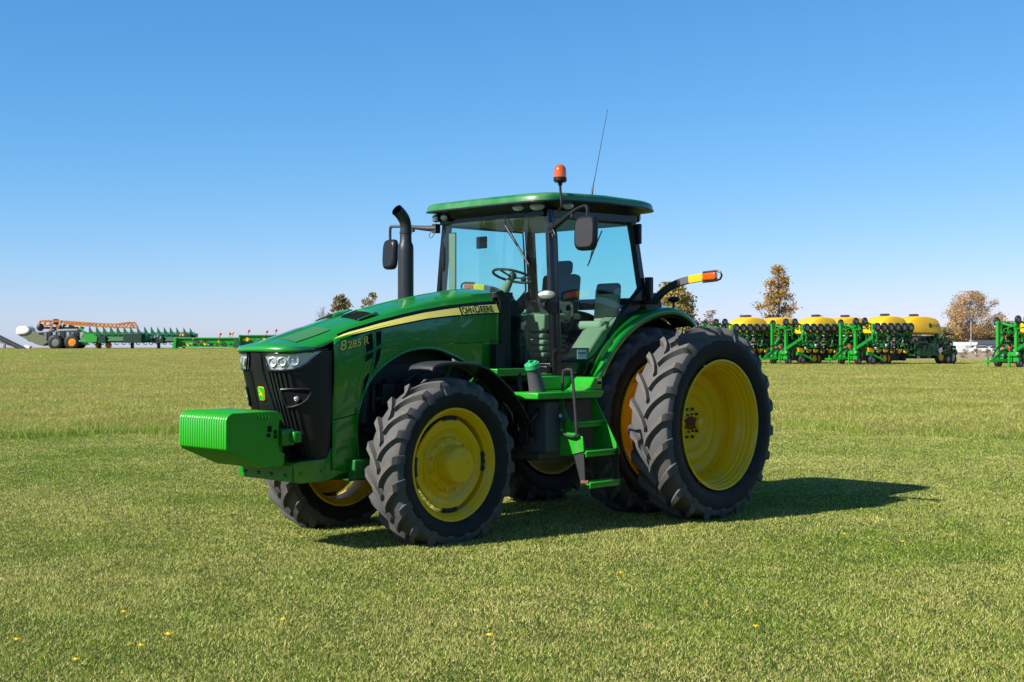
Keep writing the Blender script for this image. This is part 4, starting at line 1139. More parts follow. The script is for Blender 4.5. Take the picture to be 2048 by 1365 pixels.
# ---- platform, filler, tank, ladder
b = MB()
b.prism([(2.20, 1.365), (2.20, 1.30), (1.26, 1.29), (1.22, 1.33), (1.22, 1.37)], .80, 1.22, 'xz')
b.box((1.55, .86, 1.44), (.70, .10, .14)); b.prism([(1.22, 1.50), (1.22, 1.37), (1.50, 1.37), (1.42, 1.40), (1.34, 1.50)], .86, 1.20, 'xz')
PF = b.build('platform', M['green_step'], TR, bevel=.012)
b = MB(); b.box((1.272, 1.202, 1.455), (.07, .003, .075)); b.build('warning_label', M['yellowref'], PF, smooth=False)
b = MB(); b.box((1.272, 1.2045, 1.440), (.058, .003, .030)); b.build('label_panel', M['mesh'], PF, smooth=False)
b = MB(); b.box((1.272, 1.2045, 1.468), (.050, .003, .016)); b.build('label_panel', M['white'], PF, smooth=False)
b = MB(); b.tube([(2.00, 1.04, 1.34), (2.02, 1.04, 1.40), (2.065, 1.04, 1.545)], [.085, .080, .066], 24); b.tube([(2.065, 1.04, 1.54), (2.085, 1.04, 1.60)], .060, 24)
FN = b.build('filler_neck', M['tank'], TR)
b = MB(); b.tube([(2.080, 1.04, 1.595), (2.098, 1.04, 1.645)], .074, 24); b.tube([(2.098, 1.04, 1.645), (2.102, 1.04, 1.655)], .055, 24); b.box((2.105, 1.04, 1.665), (.06, .02, .02)); b.build('filler_cap', mat('mint_green_plastic', (.03, .42, .16), .4), FN, bevel=.004)
b = MB(); b.box((1.84, .93, 1.02), (.22, .36, .52)); b.box((1.45, .72, .98), (.9, .5, .60)); b.box((1.45, -.72, .98), (.9, .6, .60)); 
b.build('fuel_tank', M['tank'], TR, bevel=.03, seg=3)
b = MB(); b.tube(smoothcurve([(1.97, .86, .85), (2.0, .86, 1.1), (2.05, .84, 1.4), (2.02, .8, 1.55)]), .022, 8); b.tube(smoothcurve([(2.0, .95, 1.0), (2.03, .98, 1.08), (2.0, 1.02, 1.15), (1.97, .99, 1.2)]), .018, 8); b.box((2.02, .78, 1.1), (.12, .16, .5))
b.build('tank_pipework', M['black'], TR)
b = MB()
b.prism([(1.045, 1.275), (1.10, 1.285), (1.30, .97), (1.40, .93), (1.415, .79), (1.20, .735), (1.10, .735)], 1.745, 1.758, 'yz')
b.prism([(1.10, 1.285), (1.17, 1.285), (1.475, .80), (1.475, .745), (1.16, .745)], 1.285, 1.298, 'yz')
LD = b.build('ladder', M['green_step'], TR, bevel=.004)
b = MB()
b.prism([(1.24, .80), (1.40, .80), (1.42, .49), (1.37, .47)], 1.735, 1.745, 'yz'); b.build('ladder_extension', M['greyblack'], LD); b = MB(); b.prism([(1.37, .80), (1.475, .80), (1.475, .50), (1.44, .48)], 1.298, 1.308, 'yz')
b.build('ladder_extension', M['greyblack'], LD)
for y0, y1, z in ((1.10, 1.26, 1.065), (1.24, 1.43, .79), (1.37, 1.48, .49)):
    b = MB(); b.box((1.52, (y0 + y1) / 2, z - .018), (.44, y1 - y0, .012)); b.tube([(1.745, y1, z - .005), (1.70, y1 + .02, z - .005), (1.34, y1 + .02, z - .005), (1.298, y1, z - .005)], .016, 8)
    for k in range(6): b.box((1.35 + k * .068, (y0 + y1) / 2, z - .006), (.02, y1 - y0 - .02, .014))
    b.bar((1.745, y0, z - .008), (1.298, y0, z - .008), .02, .03); b.bar((1.745, y1, z - .03), (1.298, y1, z - .03), .012, .05)
    b.build('step', M['green_step'], LD, bevel=.003)
b = MB(); b.tube(smoothcurve([(1.79, 1.17, .99), (1.79, 1.17, 1.2), (1.79, 1.175, 1.52), (1.79, 1.20, 1.575), (1.79, 1.26, 1.58), (1.79, 1.295, 1.53), (1.79, 1.35, 1.0), (1.79, 1.34, .945), (1.79, 1.28, .93), (1.79, 1.15, .955)], 5), .0145, 10)
b.build('handrail', M['greyblack'], TR)
b = MB(); b.box((1.805, 1.155, 1.13), (.004, .035, .03), mi=0); b.tube(smoothcurve([(1.81, 1.13, 1.12), (1.815, 1.17, 1.09), (1.81, 1.21, 1.10), (1.81, 1.20, 1.15)]), .006, 6, mi=1); b.build('tag', [M['white'], M['blue']], TR)
b = MB(); b.tube([(1.76, 1.38, .49), (1.72, 1.44, .49)], .02, 8); b.build('step_bolt', M['rust'], TR)
# rear hitch
b = MB(); b.bar((-.5, .42, .62), (-1.35, .46, .58), .07, .09); b.bar((-.5, -.42, .62), (-1.35, -.46, .58), .07, .09); b.bar((-.5, 0, .45), (-1.4, 0, .45), .12, .06); b.tube([(-.6, .42, 1.4), (-1.2, .46, .65)], .03, 8); b.tube([(-.6, -.42, 1.4), (-1.2, -.46, .65)], .03, 8)
b.build('rear_hitch', M['engine'], TR, bevel=.01)
#BACKGROUND
# ================================================================== BACKGROUND
MG2 = {}
MG2['g'] = mat('implement_green', (.012, .30, .02), .4, coat=.4)
MG2['gd'] = mat('implement_dark_green', (.008, .10, .02), .45, coat=.2)
MG2['fd'] = mat('dark_frame', (.008, .035, .02), .5)
MG2['gs'] = mat('snout_green', (.03, .20, .05), .45, coat=.3)
MG2['y'] = mat('implement_yellow', (.80, .46, .01), .45, coat=.2)
MG2['k'] = mat('implement_black', (.012, .013, .015), .6)
MG2['w'] = mat('implement_white', (.78, .78, .76), .45)
MG2['s'] = mat('implement_silver', (.50, .52, .52), .35, metal=.5)
MG2['o'] = mat('boom_orange', (.50, .17, .012), .45, var=.3, vscale=3)
MG2['gr'] = mat('implement_grey', (.16, .17, .17), .55)
MG2['agr'] = mat('auger_grey', (.07, .075, .075), .45, metal=.3)
MG2['r'] = mat('red_reflector', (.75, .02, .012), .3)
MG2['blue'] = mat('dark_blue_body', (.02, .045, .07), .4, coat=.3)
MG2['khaki'] = mat('khaki_panel', (.16, .18, .10), .5)
MG2['orw'] = mat('orange_wheel_paint', (.75, .26, .01), .45)
MG2['h'] = mat('hub_silver', (.35, .36, .36), .4, metal=.3)
def wheel_small(mb_t, mb_h, c, r, w, ax='y'):
    mb_t.lathe([(r * .55, -w / 2), (r * .9, -w / 2), (r, -w * .3), (r, w * .3), (r * .9, w / 2), (r * .55, w / 2), (r * .55, -w / 2)], c, ax, 16)
    mb_h.lathe([(.001, -w * .42), (r * .56, -w * .35), (r * .56, w * .35), (.001, w * .42)], c, ax, 12)
# ---- folded row planters. local X runs back along the machine, near side is -Y
def make_planter():
    P = empty('row_planter')
    rn = random.Random(5)
    def part(name, mb, m, parent=P, **k): return mb.build(name, m, parent, **k)
    b = MB(); b.bar((-2.2, -.05, .45), (.3, -.35, .55), .14, .16); b.bar((-2.2, .05, .45), (.3, .35, .55), .14, .16); b.bar((-1.6, 0, .55), (.2, 0, 1.5), .16, .2)
    b.bar((-2.1, 0, .0), (-2.1, 0, .75), .10, .10); b.bar((-.45, -.6, .0), (-.45, -.6, .9), .12, .12); b.bar((-2.2, -.4, .45), (-2.2, .4, .45), .1, .1)
    part('tongue', b, MG2['g'], smooth=False)
    b = MB(); b.tube(smoothcurve([(-1.5, .1, .7), (-.9, .1, 1.4), (-.2, .1, 1.5), (.2, .1, .9), (-.3, .1, .5)]), .06, 6); b.tube(smoothcurve([(-1.2, -.1, .7), (-.7, -.1, 1.2), (-.1, -.15, 1.2), (.3, -.1, .8)]), .05, 6)
    part('hose_bundle', b, MG2['k'])
    b = MB()
    for y, x in ((.70, -.15), (-.70, 0.2)):
        b.box((x, y, 1.85), (.24, .22, 2.6)); b.box((x, y, 3.2), (.34, .3, .14)); b.box((x + .25, y, .9), (.5, .3, .3))
    b.box((.1, 0, .95), (.35, 1.9, .3)); b.box((.1, 0, .55), (.35, 2.2, .3)); b.bar((.0, -.85, 2.9), (.1, .85, 3.2), .09, .12); b.bar((0, -.85, 3.0), (-1.0, -.5, 2.7), .05, .06)
    b.bar((.05, -.9, 1.3), (1.3, -1.5, 2.1), .16, .2); b.bar((.05, .9, 1.3), (1.3, 1.5, 2.1), .16, .2)
    b.box((1.4, -1.5, 2.35), (.2, .2, 1.7)); b.bar((.0, -.8, 2.75), (1.4, -1.5, 2.95), .09, .1); b.bar((.0, .8, 2.75), (1.4, 1.5, 2.95), .09, .1)
    part('main_frame', b, MG2['g'], smooth=False)
    b = MB()
    for (x, y, z, w) in ((-.05, -.98, 1.0, .18), (-.14, .75, 1.0, .16), (-.14, .2, .85, .14)): b.box((x, y, z), (.06, w, .16))
    for k in range(9): b.box((.15 + .1 * (k % 3), -.6 + k * .14, 1.15 + .08 * (k % 2)), (.12, .10, .12))
    part('valve_block', b, MG2['s'], smooth=False)
    b = MB(); b.ball((-.1, -.3, 1.38), .12, 8, 5); b.ball((-.1, .3, 1.3), .10, 8, 5); b.box((.1, .45, 1.5), (.12, .3, .12)); part('red_coupler', b, MG2['r'])
    for x, z in ((1.5, 2.95), (1.1, 3.05)):
        b = MB(); b.box((x, -1.2, z), (.14, .16, .62)); part('yellow_post', b, MG2['y'], smooth=False)
    # tanks
    for x0, x1 in ((2.7, 5.6), (5.7, 9.5)):
        b = MB(); rows = []
        for t, w, zb, zt in ((0, 1.0, 2.50, 3.15), (.06, 1.2, 2.42, 3.45), (.28, 1.33, 2.38, 3.80), (.5, 1.35, 2.38, 3.89), (.72, 1.35, 2.38, 3.85), (.92, 1.34, 2.38, 3.72), (1.0, 1.31, 2.42, 3.58)):
            x = x0 + (x1 - x0) * t; zm = (zb + zt) / 2
            rows.append([(x, -w * .80, zb), (x, -w, zb + .12), (x, -w, zm + .1), (x, -w * .80, zt - .07), (x, -w * .2, zt), (x, w * .2, zt), (x, w * .80, zt - .07), (x, w, zm + .1), (x, w, zb + .12), (x, w * .80, zb)])
        b.grid(rows, wrap=True); n = 10; k = len(b.v); b.add(rows[0], [tuple(range(n))]); b.add(rows[-1], [tuple(range(n))[::-1]])
        T = part('seed_tank', b, MG2['y'], ang=28, bevel=.06, recalc=True)
        b = MB(); b.lathe([(.42, 0), (.42, .10), (.34, .14), (.0008, .15)], ((x0 + x1) / 2 + .1, 0, 3.9), 'z', 20); part('lid', b, MG2['k'], T)
    b = MB(); b.ball((8.25, -1.34, 3.12), .20, 12, 6, sc=(1, .2, 1)); b.v = [(x, min(y, -1.345) if y < -1.3 else y, z) for x, y, z in b.v]; part('round_mark', b, MG2['gd'], T)
    put_text('tank_lettering', 'JOHN DEERE', .34, MG2['gd'], T, (8.5, -1.375, 3.0), (1, 0, 0), (0, 0, 1), bold=.004, width=.85)
    # long bar and folded wings with row units
    b = MB(); b.box((5.6, 0, 1.35), (10.5, .30, .3)); b.box((4.2, -1.5, 1.75), (7.0, .16, .16)); b.box((4.2, 1.5, 1.75), (7.0, .16, .16)); b.box((6.4, 0, 2.2), (6.0, 1.7, .16))
    for x in (3.6, 6.4, 9.2): b.box((x, 0, 1.8), (.2, 1.6, .9))
    b.bar((9.2, -.8, 2.1), (11.3, -1.0, 1.0), .14, .16); b.box((10.4, 0, 1.0), (1.5, 2.4, .2)); b.box((7.4, -1.2, 1.1), (1.8, .5, .9))
    part('rear_frame', b, MG2['gd'], smooth=False)
    for side in (-1, 1):
        for i in range(6):
            x = 1.5 + i * .77
            U = MB(); y = side * 1.75
            U.bar((x, y, 1.75), (x, y + side * .12, 2.95), .10, .16); U.bar((x, y, 2.9), (x - .22, y + side * .1, 3.25), .08, .10); U.bar((x, y, 2.4), (x + .34, y + side * .05, 2.65), .12, .12)
            U.bar((x - .3, y, 2.55), (x + .2, y, 2.0), .07, .09); U.bar((x + .05, y, 1.7), (x + .32, y - side * .02, 1.15), .06, .10)
            un_ = part('row_unit', U, MG2['g'], smooth=False)
            T_ = MB(); H_ = MB(); wheel_small(T_, H_, (x, y + side * .16, 2.92), .37, .18); part('gauge_tyre', T_, MG2['k'], un_, ang=50); part('gauge_hub', H_, MG2['h'], un_)
            K = MB()
            for k in range(7): K.box((x + rn.uniform(-.32, .32), y + side * rn.uniform(-.12, .14), rn.uniform(1.35, 2.6)), (rn.uniform(.08, .28), .12, rn.uniform(.10, .32)), (0, rn.uniform(-1, 1), 0), mi=rn.choice([0, 0, 0, 0, 1, 2]))
            K.lathe([(.001, -.03), (.27, 0), (.001, .03)], (x + .1, y + side * .05, 2.15), 'y', 14)
            K.tube([(x, y, 2.6), (x + .15, y + side * .15, 2.2), (x - .1, y + side * .1, 1.8), (x + .1, y, 1.5)], .03, 5)
            part('opener_disc', K, [MG2['k'], MG2['s'], MG2['g']], un_, smooth=False)
    for k, (x, y, z) in enumerate(((-.35, -1.3, 3.38), (.75, -1.2, 3.40), (.4, 1.3, 3.3))):
        T_ = MB(); H_ = MB(); wheel_small(T_, H_, (x, y, z), .30, .2); o = part('folded_tyre', T_, MG2['k'], ang=50); part('hub', H_, MG2['h'], o)
        b = MB(); b.tube([(x, y + .1, z), (x + 1.3, y + .1, z - .38)], .08, 8); part('folded_arm', b, MG2['gd'])
    # lower row: ground wheels and yellow meters
    for i in range(5):
        x = 2.4 + i * .80
        b = MB(); b.prism([(x - .22, 1.22), (x + .32, 1.16), (x + .10, .86), (x - .15, .90)], -1.15, -.85, 'xz'); part('yellow_meter', b, MG2['y'], smooth=False)
        b = MB(); b.bar((x, -1.0, .9), (x - .2, -1.0, .30), .10, .14); b.box((x - .1, -.6, .55), (.5, .8, .5)); part('closing_arm', b, MG2['k'], smooth=False)
    b = MB(); b.prism([(1.0, 1.35), (1.75, 1.25), (1.65, .95), (1.15, 1.0)], -1.35, -1.0, 'xz'); part('yellow_cover', b, MG2['y'], smooth=False)
    b = MB(); b.bar((1.4, -1.3, .85), (2.6, -1.5, .35), .12, .16); b.bar((.9, -1.3, .9), (1.5, -1.3, .8), .2, .3); part('wheel_arm', b, MG2['g'], smooth=False)
    for (x, y, r) in ((.2, -1.0, .32), (1.35, -1.45, .38), (2.75, -1.35, .50), (3.3, -1.2, .50), (9.6, -1.2, .62), (10.5, -1.2, .42), (11.4, -.9, .42), (.2, 1.0, .32)):
        T_ = MB(); H_ = MB(); wheel_small(T_, H_, (x, y, r - .02), r, .3); o = part('carrying_tyre', T_, MG2['k'], ang=50); part('hub', H_, MG2['y'] if r > .45 else MG2['h'], o)
    b = MB(); b.box((2.6, 0, .75), (4.0, 2.2, .9)); b.box((7.5, 0, .8), (6.0, 1.8, .7)); part('underframe', b, MG2['k'], smooth=False)
    b = MB(); b.box((9.8, -.9, 1.6), (1.6, .5, .9)); b.ball((9.3, -1.1, 2.25), .25, 8, 6); b.tube([(8.8, -1.2, 2.2), (10.8, -1.2, 1.5), (11.5, -1.0, .9)], .08, 6); b.box((8.6, -1.0, 1.2), (1.2, .8, 1.0)); b.bar((9.0, -1.1, 2.0), (10.2, -1.2, .5), .12, .2); part('rear_pump', b, MG2['gd'])
    K = MB()
    for k in range(70): K.box((rn.uniform(5.6, 11.3), -rn.uniform(.9, 1.55), rn.uniform(.5, 2.15)), (rn.uniform(.08, .5), .14, rn.uniform(.08, .45)), (0, rn.uniform(-1.2, 1.2), 0), mi=rn.choice([0, 0, 0, 1, 2, 2, 3]))
    for k in range(8): K.tube([(5.8 + k * .6, -1.3, 2.1), (6.1 + k * .6, -1.5, 1.6), (5.9 + k * .6, -1.45, 1.1), (6.2 + k * .6, -1.3, .7)], .035, 4)
    K.box((8.4, -1.2, 1.3), (5.4, .10, .10)); part('rear_units', K, [MG2['k'], MG2['s'], MG2['gd'], MG2['g']], smooth=False)
    K = MB()
    for k in range(60): K.box((rn.uniform(1.2, 5.6), -rn.uniform(1.55, 1.95), rn.uniform(1.0, 2.7)), (rn.uniform(.05, .16), .10, rn.uniform(.06, .22)), (0, rn.uniform(-1.2, 1.2), 0), mi=rn.choice([0, 0, 1, 1, 2, 3]))
    K.box((3.4, -1.7, 1.95), (4.6, .06, .06)); part('hose_fittings', K, [MG2['k'], MG2['s'], MG2['g'], MG2['w']], smooth=False)
    return P
PLN = make_planter()
lab = ['folded planter with twin yellow tanks, mostly hidden behind the big rear tyre', 'folded planter with yellow seed tanks just right of the big rear tyre', 'folded planter with the lettered yellow tank nearest the tan dirt patch', 'folded planter cut off by the right edge of the photo']
for i, (px_, Yd) in enumerate(((1420, 107.0), (1558, 104.5), (1696, 102.0), (2014, 92.0))):
    o = PLN if i == 0 else copy_tree(PLN)
    X = (px_ - 1024) / 2585.8 * Yd
    o.location = (X, Yd, float(height(X, Yd)) - .02); o.rotation_euler = (0, 0, R(25))
    o.scale = (.87, 1, 1); tag(o, lab[i], 'planter', 'folded row planters parked in a row')
lx = lambda px_, Y: (px_ - 1024) / 2585.8 * Y
def zat(py_, Y): return 1.836 + (687.7 - py_) / 2585.8 * Y

# ---- left machines on the rise, about 165 m away; k metres per photo pixel
YL = 165.0; KL = YL / 2585.8
def XL(p): return (p - 1024) * KL
ZG = float(height(XL(200), YL))
# sprayer
S = empty('sprayer', (XL(100), YL, ZG)); tag(S, 'white nosed field sprayer with folded orange booms on its back', 'sprayer')
def q(px_, py_): return ((px_ - 100) * KL, (697 - py_) * KL)
b = MB(); p_ = [q(38, 668), q(38, 658), q(43, 653), q(58, 652), q(66, 658), q(64, 665), q(55, 669), q(42, 670)]; b.prism(p_, -1.1, 1.1, 'xz'); b.build('nose_tank', MG2['w'], S, bevel=.15, seg=3, ang=60)
b = MB(); b.prism([q(42, 671), q(66, 662), q(78, 664), q(96, 668), q(102, 684), q(90, 692), q(76, 688)], -.9, .9, 'xz'); b.build('front_panel', MG2['khaki'], S, bevel=.05)
b = MB(); b.prism([q(52, 676), q(72, 676), q(62, 684)], -.6, .6, 'xz'); b.prism([q(50, 690), q(62, 692), q(60, 697), q(52, 697)], -.4, .4, 'xz'); b.build('white_chute', MG2['w'], S)
b = MB(); b.prism([q(78, 664), q(100, 664), q(160, 660), q(172, 666), q(172, 690), q(104, 690), q(100, 676)], -1.0, 1.0, 'xz'); b.build('body', MG2['blue'], S, bevel=.05)
b = MB()
for x in range(94, 172, 9): b.prism([q(x, 665), q(x + 5, 664), q(x + 5, 676 + (x % 5)), q(x, 678)], -1.08, -1.0, 'xz', mi=(x // 9) % 3)
b.prism([q(80, 663), q(104, 661), q(104, 664), q(80, 666)], -1.1, 1.1, 'xz', mi=0); b.prism([q(120, 659), q(160, 658), q(160, 661), q(120, 662)], -1.05, 1.05, 'xz', mi=0)
b.build('tank_panels', [MG2['s'], MG2['gr'], MG2['k']], S, smooth=False)
b = MB()
def bm(a, c, w=.16): b.bar((q(*a)[0], -.9, q(*a)[1]), (q(*c)[0], -.9, q(*c)[1]), w, w); b.bar((q(*a)[0], .9, q(*a)[1]), (q(*c)[0], .9, q(*c)[1]), w, w)
for a, c in (((82, 652), (86, 643)), ((86, 643), (103, 642)), ((103, 642), (109, 650)), ((109, 650), (107, 660)), ((109, 643), (130, 643)), ((130, 643), (118, 659)), ((128, 643), (185, 647)), ((185, 647), (235, 649)), ((235, 649), (265, 645)), ((265, 645), (272, 655)), ((132, 648), (190, 652)), ((190, 652), (240, 655)), ((240, 655), (272, 656)), ((92, 650), (100, 652))): bm(a, c, .22 if a[0] < 130 else .17)
for x in range(132, 268, 8):
    y0 = 643 + (x - 128) * .07 if x < 235 else 649 - (x - 235) * .12; bm((x, y0), (x + 5, y0 + 7), .08); bm((x + 5, y0 + 7), (x + 8, y0 + 1), .08)
b.build('folded_boom', MG2['o'], S, smooth=False)
b = MB(); b.box((q(112, 640)[0], 0, q(112, 644)[1]), (.3, 1.2, .7)); b.ball((q(84, 655)[0], -.6, q(84, 655)[1]), .5, 8, 6)
for i in range(14): b.box((q(84 + i * 6, 0)[0], random.uniform(-.8, .8), q(0, 655 + random.uniform(-6, 8))[1]), (.3, .4, random.uniform(.1, .5)))
b.bar((q(84, 655)[0], 0, q(0, 656)[1]), (q(165, 655)[0], 0, q(0, 656)[1]), 1.4, .25); b.build('boom_rack', MG2['k'], S)
for (x, r, hm) in ((118, .95, 'gr'), (151, .98, 'orw')):
    for y in (-1.3, 1.3):
        T_ = MB(); H_ = MB(); wheel_small(T_, H_, (q(x, 0)[0], y, r - .15), r, .5); o = T_.build('wheel', MG2['k'], S, ang=50); H_.build('hub', MG2[hm], o)
b = MB(); b.box((q(135, 0)[0], 0, 1.0), (4.5, 1.6, .5)); b.build('chassis', MG2['k'], S)
# augers
A_ = MB(); A_.tube([(XL(-40), YL - 6, ZG + (697 - 638) * KL), (XL(92), YL - 6, ZG + (697 - 703) * KL)], .30, 12)
A_.build('tube', MG2['agr'], None); ao = bpy.data.objects['tube']; ag = empty('grain_auger', (0, 0, 0)); ao.parent = ag; tag(ag, 'long grey grain auger tube slanting down at the left edge', 'auger')
A_ = MB(); A_.tube([(XL(38), YL - 6, ZG + 13 * KL), (XL(68), YL - 6, ZG + 4 * KL)], .12, 8); A_.bar((XL(46), YL - 6, ZG + 8 * KL), (XL(46), YL - 6, ZG - .2), .2, .3); A_.bar((XL(30), YL - 6.4, ZG + 22 * KL), (XL(38), YL - 6.4, ZG + 11 * KL), .03, .03); A_.build('auger_stand', MG2['gr'], ag)
A_ = MB(); A_.tube([(XL(-20), YL - 5, ZG + 45.2 * KL), (XL(8), YL - 5, ZG + 44.6 * KL)], .12, 8); ho = A_.build('handle_rod', MG2['gr'], ag)
# corn headers
def corn_header(x0, x1, tips, Y, label, first):
    H = empty('corn_header', (lx(x0, Y), Y, ZG)); kx = Y / 2585.8
    def w(px_, py_): return ((px_ - x0) * kx, (697 - py_) * kx)
    b = MB(); L = (x1 - x0) * kx
    b.prism([(-.9, .9), (.9, 1.1), (1.2, 1.9), (.6, 1.95), (-.6, 1.5)], 0, L, 'yz'); b.build('trough', MG2['gd'], H, bevel=.06)
    b = MB(); b.tube([(0, .2, .95), (L, .2, .95)], .22, 10)
    for i in range(int(L / .9)): b.tube([(.4 + i * .9, .2, .9), (.5 + i * .9, .0, .55), (.8 + i * .9, 0, .5), (.95 + i * .9, 0, .62)], .05, 5)
    b.box((L * .25, .3, .5), (.3, .5, 1.1)); b.box((L * .75, .3, .5), (.3, .5, 1.1)); b.build('lower_frame', MG2['k'], H)
    b = MB(); b.box((L * .5, .9, 2.05), (L * .9, .12, .10)); 
    for i in range(4): b.box((L * (.15 + .23 * i), .9, 1.9), (.1, .1, .35))
    b.build('top_rail', MG2['gd'], H, smooth=False)
    b = MB(); b.box((L * .80, -.2, 1.30), (L * .28, 1.9, 1.2)); b.build('feeder_frame', MG2['fd'], H, bevel=.05); b = MB(); b.box((L * .28, -.1, 1.1), (L * .22, 1.8, .9)); b.build('feeder_frame', MG2['fd'], H, bevel=.05)
    for i, (tx, ty) in enumerate(tips):
        X0, Z0 = w(tx, ty); c = MB()
        c.grid([[(X0, -.6, Z0 + .1), (X0 + .02, -.58, Z0 + .1), (X0 + .02, -.62, Z0 + .1), (X0, -.63, Z0 + .1)], [(X0 + .04, -.4, Z0 - .35), (X0 + .28, -.3, Z0 - .42), (X0 + .28, -.6, Z0 - .42), (X0 + .02, -.7, Z0 - .35)], [(X0 + .12, -.3, 1.7), (X0 + .60, -.2, 1.7), (X0 + .60, -.6, 1.7), (X0 + .08, -.75, 1.7)]], wrap=True)
        c.build('row_snout', MG2['gs'], H, recalc=True)
    if first:
        c = MB(); X0, _ = w(163, 0); c.prism([w(163, 653), w(166, 652), w(178, 668), w(192, 667), w(200, 674), w(199, 684), w(185, 686), w(164, 684), w(163, 681), w(176, 680), w(170, 664)], -1.1, -.95, 'xz'); c.build('end_snout', MG2['g'], H, bevel=.03)
        c = MB(); c.ball((w(164.5, 0)[0], -1.02, w(0, 655)[1]), .18, 8, 6, sc=(.7, .7, 1.3)); c.build('yellow_tip', MG2['y'], H)
        for x in (195, 215): 
            T_ = MB(); T_.lathe([(.05, -.1), (.4, -.1), (.4, .1), (.05, .1)], (w(x, 0)[0], .4, .42), 'y', 14); T_.build('transport_wheel', MG2['orw'], H)
    else:
        c = MB(); c.ball((w(366, 0)[0], -1.0, w(0, 671)[1]), .24, 8, 6, mi=0); c.ball((w(371, 0)[0], -1.0, w(0, 671)[1]), .22, 8, 6, mi=1); c.build('marker_balls', [MG2['o'], MG2['y']], H)
        c = MB()
        for i in range(7): c.box((w(292 + i * 5.5, 0)[0], -1.0, w(0, 676 - (i % 3) * 2)[1]), (.18, .12, .38), (0, .4, 0))
        c.build('deck_plates', MG2['s'], H, smooth=False)
    tag(H, label, 'corn header'); return H
corn_header(165, 296, [(181, 654), (195, 654), (209, 654), (223, 654), (236, 654), (250, 655), (263, 655), (277, 655)], YL - 2, 'dark green corn header of upright pointed snouts beside the sprayer', True)
corn_header(291, 392, [(291, 655), (304, 655), (317, 656), (330, 656), (342, 656), (355, 657), (369, 657), (382, 658)], YL + 3, 'dark green corn header with a row of snouts and orange marker ball', False)
# draper / grain platforms
def platform(x0, x1, Y, top, bot, balls, label, dark):
    H = empty('grain_platform', (lx(x0, Y), Y, ZG)); kx = Y / 2585.8
    def w(px_, py_): return ((px_ - x0) * kx, (696 - py_) * kx)
    b = MB(); L = (x1 - x0) * kx; zt = w(0, top)[1]; zb = w(0, bot)[1]
    b.box((L / 2, 0, (zt + zb) / 2), (L, .3, zt - zb)); b.box((L / 2, -.2, zt), (L, .3, .16)); b.box((L / 2, -.3, zb), (L, .4, .12))
    b.prism([(0, zt + .1), (-.2, zb + .4), (-.35, zb - .3), (.1, zb - .3), (.25, zt + .05)], -.9, .5, 'xz'); b.prism([(L, zt + .1), (L - .1, zb - .1), (L + .9, zb - .2), (L + .3, zt)], -.5, .5, 'xz', mi=1)
    b.build('back_sheet', [MG2['g'], MG2['gd']], H, bevel=.03)
    c = MB()
    for i in range(int(L / .45)):
        x = .6 + i * .42
        if x > L - .4: break
        c.box((x, -.35 - .1 * (i % 2), zb + random.uniform(.15, .65) * (zt - zb)), (random.uniform(.1, .4), .2, random.uniform(.1, .5)), (0, random.uniform(-1, 1), 0), mi=random.choice([0, 0, 1, 2, 3, 3]))
    c.tube([(L * .3, -.5, zb + .3), (L * .45, -.6, zb + .8), (L * .6, -.6, zb + .4), (L * .8, -.6, zb + .3)], .07, 6, mi=0)
    c.box((L * .95, -.4, zb + .1), (L * .08, .3, .16), mi=3)
    c.build('drive_parts', [MG2['k'], MG2['s'], MG2['y'], MG2['g']], H, smooth=False)
    c = MB()
    for i in range(5): c.box((L * (.1 + .2 * i), -.16, (zt + zb) / 2), (.035, .02, zt - zb), mi=0)
    c.build('sheet_seams', MG2['gd'], H, smooth=False)
    for (x, y, m_) in balls:
        X0, Z0 = w(x, y); c = MB(); c.ball((X0, -.2, Z0), .17, 10, 7); o = c.build('marker_ball', MG2[m_], H)
        c = MB(); c.tube([(X0, -.2, Z0 - .1), (X0 - .12, -.2, zt)], .03, 5); c.build('marker_stem', MG2['k'], o)
    tag(H, label, 'header'); return H
platform(353, 470, YL - 8, 675, 692, [(441.5, 667, 'r'), (461, 666, 'r'), (466, 665, 'y'), (438, 675, 'o'), (388, 677, 'o')], 'bright green grain platform with red marker balls and drive parts', False)
platform(480, 575, YL - 2, 670, 690, [(498.5, 661, 'r'), (534.5, 662.5, 'r'), (553, 660, 'r')], 'green grain platform partly hidden behind the nose of the tractor', True)

# ---- buildings, pole, cars on the far right
YB = 300.0; KB = YB / 2585.8
def XB(p): return (p - 1024) * KB
zb_ = float(height(XB(1950), YB))
def ZB(py_): return 1.836 + (687.7 - py_) * KB
roofm = mat('dark_roof_shingle', (.07, .07, .085), .8, var=.2, vscale=1.0); wallm = mat('pale_wall', (.45, .45, .45), .8)
H = empty('house', (XB(1958), YB, zb_)); tag(H, 'low house with long dark grey roof behind the bare field', 'house')
def hb(px_): return (px_ - 1958) * KB
b = MB(); b.box((hb(1965), 0, (ZB(691) - zb_) / 2), (hb(2010) - hb(1925), 7, ZB(691) - zb_)); b.build('wall', wallm, H, smooth=False)
b = MB(); zt = ZB(681) - zb_; ze = ZB(690) - zb_; rows = [[(hb(1930), -4, ze), (hb(2012), -4, ze)], [(hb(1934), 0, zt), (hb(2008), 0, zt)], [(hb(1930), 4, ze), (hb(2012), 4, ze)]]; b.grid(rows); b.build('roof', roofm, H, smooth=False, recalc=True)
b = MB(); b.prism([(hb(1922), ze), (hb(1928), zt + .1), (hb(1938), ze)], -5, -4, 'xz'); b.build('gable', mat('blue_grey_siding', (.22, .27, .32), .8), H, smooth=False)
for p in (1940, 1960, 1985):
    b = MB(); b.box((hb(p), -3.55, 1.0), (1.0, .1, .8)); b.build('window', MG2['k'], H, smooth=False)
